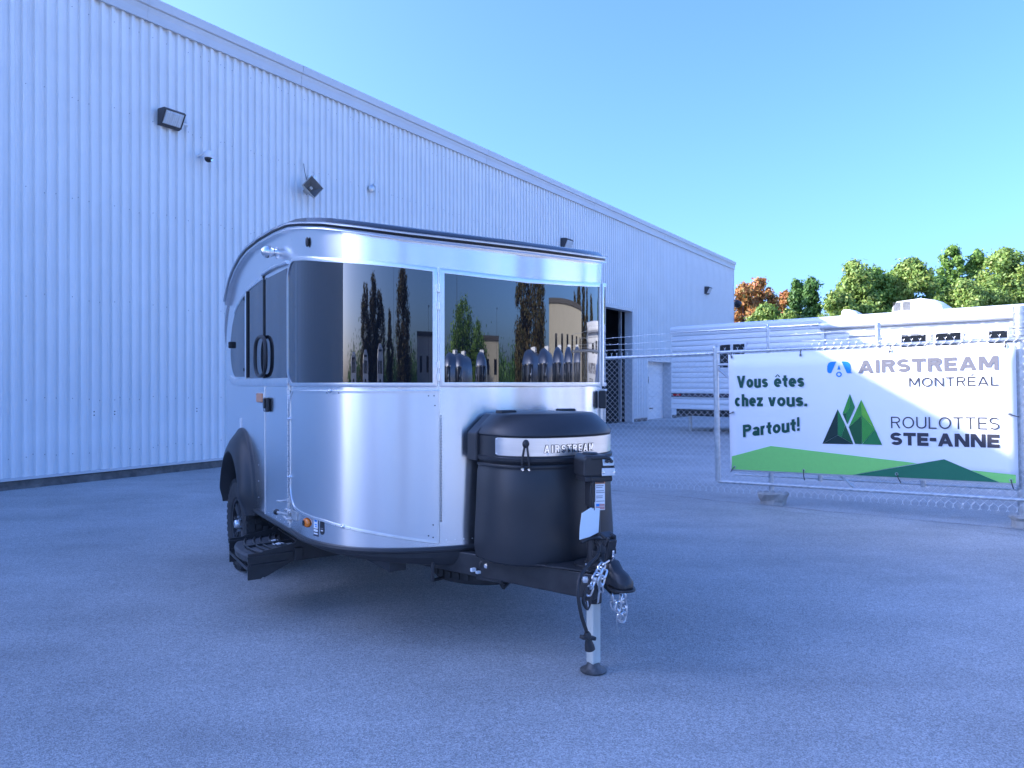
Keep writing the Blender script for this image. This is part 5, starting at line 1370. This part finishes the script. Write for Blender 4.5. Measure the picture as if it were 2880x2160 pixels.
def broad_tree(px, ytop, d, wpx, mat, label, seed, n_leaf=5200, low=.34, shape='round', nm='maple_tree', size=.15, group='trees behind the caravan'):
    rng = random.Random(seed)
    H = 1.5 + (826 - ytop) * d / F; W = wpx * d / F
    t = thing(nm, label, 'tree', ((px - 1106) / F * d, d, 0), rng.uniform(0, 6), group)
    W *= 1.55; blobs = []; nb = 80
    for i in range(nb):
        u = (i + rng.random()) / nb
        if shape == 'cone': prof = max(.10, (1 - u) ** .75) * (1 if u > .1 else .75)
        elif shape == 'spire': prof = .45 + .55 * math.sin(PI * min(1, u * 1.02)) ** .6
        else: prof = max(.18, math.sin(PI * (.12 + .86 * u)) ** .65)
        q = rng.uniform(0, 2 * PI); rad = W / 2 * prof * rng.uniform(.25, .88)
        r = W * (.15 if shape != 'spire' else .19) * rng.uniform(.45, 1.35) * (1.0 - .5 * u)
        z = low * H + (H * (1 - low) - r) * u
        blobs.append((rad * math.cos(q), rad * math.sin(q), z, r))
    blobs.append((0, 0, H - W * .05, W * .05)); blobs.append((rng.uniform(-.08, .08) * W, 0, H - W * .12, W * .10)); blobs.append((rng.uniform(-.12, .12) * W, 0, H - W * .22, W * .14))
    o = bpy.data.objects.new('crown', crown_mesh(blobs, n_leaf, size, mat, rng)); COL.objects.link(o); o.parent = t
    tr = MB().tube([(0, 0, -.1), (.05, .02, H * .3), (-.04, .05, H * .6), (0, 0, H * .93)], [W * .035, W * .028, W * .016, .02], 8)
    for b_ in rng.sample(blobs, 14):
        z0 = max(H * .12, b_[2] - W * .25); tr.tube([(0, 0, z0), (b_[0] * .5, b_[1] * .5, (z0 + b_[2]) / 2 + .1), (b_[0], b_[1], b_[2])], [W * .012, W * .008, .012], 5)
    tr.build('trunk', 'bark', t)
    return t
TREES = [
    (1606, 612, 46, 62, 'leaf_o', 'maple turning orange and yellow right beside the warehouse corner', 1, 'round', .16),
    (1640, 600, 47, 66, 'leaf_o', 'taller maple in full orange leaf, just right of the corner dome camera', 2, 'round', .16),
    (1695, 628, 49, 50, 'leaf_o', 'small orange red maple between the tall orange one and a dark green tree', 3, 'round', .15),
    (1655, 655, 43, 74, 'leaf_y', 'low yellow green bushy tree in front of the orange maples', 4, 'round', .14),
    (1706, 668, 42, 72, 'leaf_y', 'low pale green bush just above the caravan roof, right of the orange maples', 41, 'round', .14),
    (1720, 604, 48, 54, 'leaf_d', 'deep green tree with a ragged top, right of the orange maples', 5, 'cone', .15),
    (1752, 598, 47, 58, 'leaf_d', 'darker of two pointed deep green trees before the tree line rises', 6, 'cone', .15),
    (1842, 562, 44, 96, 'leaf_y', 'tall pointed yellow green tree left of the roof air conditioner', 7, 'cone', .15),
    (1806, 628, 43, 70, 'leaf_y', 'wide low yellow green tree behind the small caravan roof vent', 42, 'round', .14),
    (1888, 578, 45, 84, 'leaf_g', 'rounded mid green tree behind and left of the air conditioner', 8, 'round', .15),
    (1968, 556, 45, 104, 'leaf_y', 'broad bright green tree rising straight above the air conditioner', 9, 'round', .15),
    (1925, 585, 47, 70, 'leaf_g', 'green tree with a faint red tip, left of the broad bright one', 10, 'round', .15),
    (2026, 596, 47, 58, 'leaf_d', 'dark shaded tree in the gap under the tall slim spire', 11, 'round', .15),
    (2054, 530, 48, 44, 'leaf_g', 'tall slim spire of pale green leaves above the other crowns', 12, 'spire', .15),
    (2080, 602, 43, 88, 'leaf_y', 'yellowish broad tree in front of the slim spire', 13, 'round', .14),
    (2112, 540, 48, 60, 'leaf_g', 'round topped green tree right of the slim spire', 14, 'round', .15),
    (2172, 534, 45, 104, 'leaf_y', 'tallest broad tree above the steel gate post at the frame edge', 15, 'round', .15),
    (2245, 560, 46, 110, 'leaf_g', 'green tree cut by the right frame edge', 16, 'round', .16),
    (2150, 622, 43, 80, 'leaf_y', 'low olive tree at the foot of the tallest broad tree', 17, 'round', .14),
]
for px, yt, d, w, m_, lb, sd_, sh_, sz in TREES: broad_tree(px, yt, d, w, m_, lb, sd_, shape=sh_, size=sz * .78, n_leaf=int(17000 * (w / 80) ** 1.4 + 3500))

# ------------------------------------------------------------------ the other side of the lot (seen mirrored in the trailer's glass and metal)
def lot_tree_mesh(seed, H, W, nl=3600, mat='leaf_p'):
    rng = random.Random(seed); blobs = []
    for i in range(80):
        u = (i + rng.random()) / 80; prof = math.sin(PI * (.12 + .84 * u)) ** .6; q = rng.uniform(0, 2 * PI); rad = W / 2 * prof * rng.uniform(.2, .85)
        blobs.append((rad * math.cos(q), rad * math.sin(q), .06 * H + .90 * H * u, W * .17 * rng.uniform(.6, 1.2) * (1.1 - .55 * u)))
    return crown_mesh(blobs, nl, .22, mat, rng)
PM = {'tall': lot_tree_mesh(70, 14, 7.2, 12000), 'slim': lot_tree_mesh(71, 14, 5.2, 9000), 'wide': lot_tree_mesh(72, 10, 9.0, 12000, 'leaf_g')}
tk = MB().tube([(0, 0, -.1), (.04, 0, 4), (0, 0, 9)], [.22, .14, .03], 8).build('trunk', 'bark', None); TKM = tk.data; bpy.data.objects.remove(tk)
POPS = [('wide', 22, -38, .76, 'bushy tree mirrored behind the flag pole in the left half of the front window'), ('wide', 27.5, -33, .58, 'shorter pale tree mirrored right of the flag pole in the front window'),
        ('tall', 38, -13.4, .9, 'left one of the twin tall brown poplars mirrored in the front window'), ('tall', 39, -7.4, .86, 'right one of the twin tall brown poplars mirrored in the front window'),
        ('slim', 58, 14, .62, 'first poplar of the row mirrored at the right of the front window'), ('slim', 60, 19, .72, 'second poplar of the row mirrored at the right of the front window'), ('tall', 58, 24, .78, 'third poplar of the row mirrored at the right of the front window'),
        ('slim', 56, 29, .82, 'fourth poplar of the row mirrored at the right of the front window'), ('slim', 54, 34, .74, 'fifth poplar of the row mirrored at the right of the front window'), ('tall', 50, 40, .7, 'last poplar of the row mirrored at the right of the front window'),
        ('tall', -32, -31, .62, 'dense dark tree mirrored in the corner window beside the warehouse edge'), ('tall', -28.5, -35, .68, 'second dark tree mirrored in the corner window beside the warehouse edge'), ('tall', -25, -38, .6, 'third dark tree mirrored in the corner window beside the warehouse edge'),
        ('slim', -18.5, -41, .5, 'small poplar mirrored between the dark group and the tall lone one'), ('tall', -10, -43, .74, 'tall lone poplar mirrored in the corner window')]
for k, (kd, x, y, s_, lb) in enumerate(POPS):
    t = thing('poplar_tree', lb, 'tree', (x, y, 0), k * 1.3, 'trees across the lot'); k_ = 1.25 if 'twin' in lb else 1.7 if 'row' in lb else 1.9; t.scale = (s_ * k_, s_ * k_, s_)
    inst(PM[kd], 'crown', t); inst(TKM, 'trunk', t)
def parked_trailer(x, y, front, label, length=7.0, group='silver trailers parked across the lot'):
    t = thing('silver_trailer', label, 'travel trailer', (x, y, 0), front + PI / 2, group); t.scale = (1.3, 1.12, 1.0)      # local -y is the nose
    def sect(yl, k, kz=1.0):
        L_ = []
        for i in range(28):
            q = 2 * PI * i / 28; n_ = 2.7
            L_.append((1.2 * k * math.copysign(abs(math.cos(q)) ** (2 / n_), math.cos(q)), yl, .5 + (1.15 + 1.15 * math.copysign(abs(math.sin(q)) ** (2 / n_), math.sin(q))) * kz + (1 - kz) * .5))
        return L_
    st_ = [(-.0, .12, .25), (.05, .42, .55), (.18, .68, .76), (.4, .85, .89), (.75, .96, .97), (1.2, 1, 1), (length - 1.2, 1, 1), (length - .75, .96, .97), (length - .4, .85, .89), (length - .1, .55, .6), (length, .2, .3)]
    MB().loft([sect(*q) for q in st_]).build('body', 'alum_far', t, smooth=60)
    # dark front glass: three panes wrapped on the nose
    def npt(u, z, off=.02):
        w = 1.2 * (1 - max(0, (z - 1.7)) * .10); a_ = u * 1.25
        return (w * math.sin(a_) , 1.0 - (1.09 + off) * math.cos(a_) * (1 - .15 * max(0, z - 1.7) ** 1.5), z)
    for u0, u1 in ((-1, -.36), (-.33, .33), (.36, 1)):
        MB().grid([[npt(u0 + (u1 - u0) * i / 6, 1.0 + 1.15 * k / 5) for k in range(6)] for i in range(7)]).build('front_window', 'rv_glass', t, smooth=60)
    MB().tube([npt(-1.05 + 2.1 * i / 14, 2.17, .03) for i in range(15)], .03, 6).tube([npt(-.345, 1.0 + k * .23, .03) for k in range(6)], .02, 6).tube([npt(.345, 1.0 + k * .23, .03) for k in range(6)], .02, 6).build('window_trim', 'chrome', t)
    MB().box((0, length * .5, 2.86), (.95, 1.0, .24)).build('air_conditioner', 'white_plastic', t, smooth=0, bevel=.06)
    for sx in (-1.05, 1.05): MB().lathe([(.2, -.1), (.36, -.1), (.36, .1), (.2, .1)], (sx, length * .6, .36), 20, 'x').build('wheel', 'rubber', t)
    MB().box((0, length * .5, .45), (2.0, length * .8, .12)).build('chassis', 'steel_black', t, smooth=0)
def rot_to(x, y): return math.atan2(4.2 - y, 0.1 - x)
for x, y, df, lb in ((7.3, -21.0, .5, 'silver trailer mirrored at the left edge of the front window'), (10.6, -20.4, .35, 'silver trailer mirrored second from the left in the front window'), (15.4, -15.2, .0, 'silver trailer mirrored below the pale poplar in the front window'),
                     (20.6, -4.9, .25, 'silver trailer mirrored below the left twin poplar'), (20.9, -1.2, .2, 'silver trailer mirrored below the right twin poplar'), (20.6, 3.0, .1, 'silver trailer mirrored first in the row before the beige building'),
                     (20.2, 6.6, .0, 'silver trailer mirrored second in the row before the beige building'), (19.5, 10.0, -.1, 'silver trailer mirrored last in the row before the fence')):
    parked_trailer(x, y, rot_to(x, y) + df * 1.6 + .15, lb)
def white_rv(x, y, ang, label, H=3.3):
    t = thing('white_caravan', label, 'caravan', (x, y, 0), ang + PI / 2, 'white caravans across the lot')
    pf = [(-1.2, .6), (1.2, .6), (1.2, H * .8), (.95, H * .93), (.4, H), (-.4, H), (-.95, H * .93), (-1.2, H * .8)]
    MB().loft([[(a_ * k, yl, .6 + (b_ - .6) * k2) for a_, b_ in pf] for yl, k, k2 in ((0, .93, .96), (.15, 1, 1), (7, 1, 1))]).build('body', 'siding', t, smooth=0, bevel=.04)
    for x0 in (-.75, -.15, .45): MB().box((x0 + .15, -.012, 2.2), (.42, .03, .6)).build('window', 'rv_glass', t, smooth=0)
    MB().tube([(.55 * math.cos(q), -.04, 1.1 + .5 * math.sin(q)) for q in [PI * 2 * k / 24 for k in range(24)]], .07, 6, closed=True).build('spare_ring', 'rubber', t)
    MB().box((0, -.02, H * .9), (1.3, .04, .1)).build('marker_strip', 'steel_black', t, smooth=0)
    MB().box((0, 3.5, .5), (2.1, 6.6, .2)).build('chassis', 'steel_black', t, smooth=0)
white_rv(-20, -17.5, rot_to(-20, -17.5), 'white caravan mirrored lowest in the corner window, left of a bigger one', 3.0)
white_rv(-15, -21.5, rot_to(-15, -21.5), 'bigger white caravan mirrored in the corner window', 3.3)
white_rv(-22, -12.0, rot_to(-22, -12), 'white caravan mirrored half behind the warehouse edge', 2.8)
def hall(nm, x, y, ang, L_, D_, H, mat, label):
    t = thing(nm, label, 'building', (x, y, 0), ang)
    MB().box2((-L_ / 2, 0, 0), (L_ / 2, D_, H)).build('wall', mat, t, smooth=0)
    MB().box2((-L_ / 2 - .15, -.15, H), (L_ / 2 + .15, D_ + .15, H + .35)).build('roof_edge', 'darkroof', t, smooth=0)
    n_ = int(L_ / 4)
    for k in range(n_): MB().box2((-L_ / 2 + 1 + k * 4, -.03, H * .45), (-L_ / 2 + 2.4 + k * 4, .0, H * .7)).build('window', 'rv_glass', t, smooth=0)
hall('beige_hall', 46, 10, R(-96), 26, 14, 7.0, 'beige', 'long beige hall mirrored behind the silver row in the front window')
hall('beige_office', 34, -30, R(-140), 9, 8, 4.6, 'beige', 'small beige office mirrored near the middle of the front window')
hall('grey_workshop', 4, -46, R(180), 12, 9, 5.0, 'concrete', 'grey workshop mirrored at the hinge between the two front windows')
for x, y, h_, lb in ((13.5, -26.5, 9.0, 'flag pole mirrored left of the middle of the front window'), (-13.5, -34, 13, 'thin lamp pole mirrored in the corner window'), (33, -24.5, 6.5, 'short lamp pole mirrored near the middle of the front window'), (3.5, -34, 6.0, 'utility pole mirrored at the left edge of the front window')):
    t = thing('lamp_pole', lb, 'pole', (x, y, 0), 0, 'poles across the lot')
    MB().tube([(0, 0, 0), (0, 0, h_)], [.07, .045], 8).build('shaft', 'steel_black', t); MB().box((.15, 0, h_), (.45, .12, .1)).build('pole_head', 'steel_black', t, smooth=0)
# a low far line of brush closing the horizon across the lot (one mass, mirrored in the glass)
rng_ = random.Random(5); BL = []
for i in range(150):
    a_ = R(-168 + 150 * (i + rng_.random()) / 150); d_ = 84 + rng_.uniform(-5, 5); h_ = 2.0 + 1.6 * abs(math.sin(i * .37)) * rng_.uniform(.5, 1.2)
    if (Vector((d_ * math.cos(a_), d_ * math.sin(a_), 0)) ).dot(ndir) < WB - 2 and d_ * math.cos(a_) < -60 and a_ < R(-150): continue
    BL.append((d_ * math.cos(a_), d_ * math.sin(a_), h_ * .75, h_ * 1.15))
o = bpy.data.objects.new('far_treeline', crown_mesh(BL, 16000, .55, 'leaf_d', rng_, 'far_treeline')); COL.objects.link(o); o['kind'] = 'stuff'
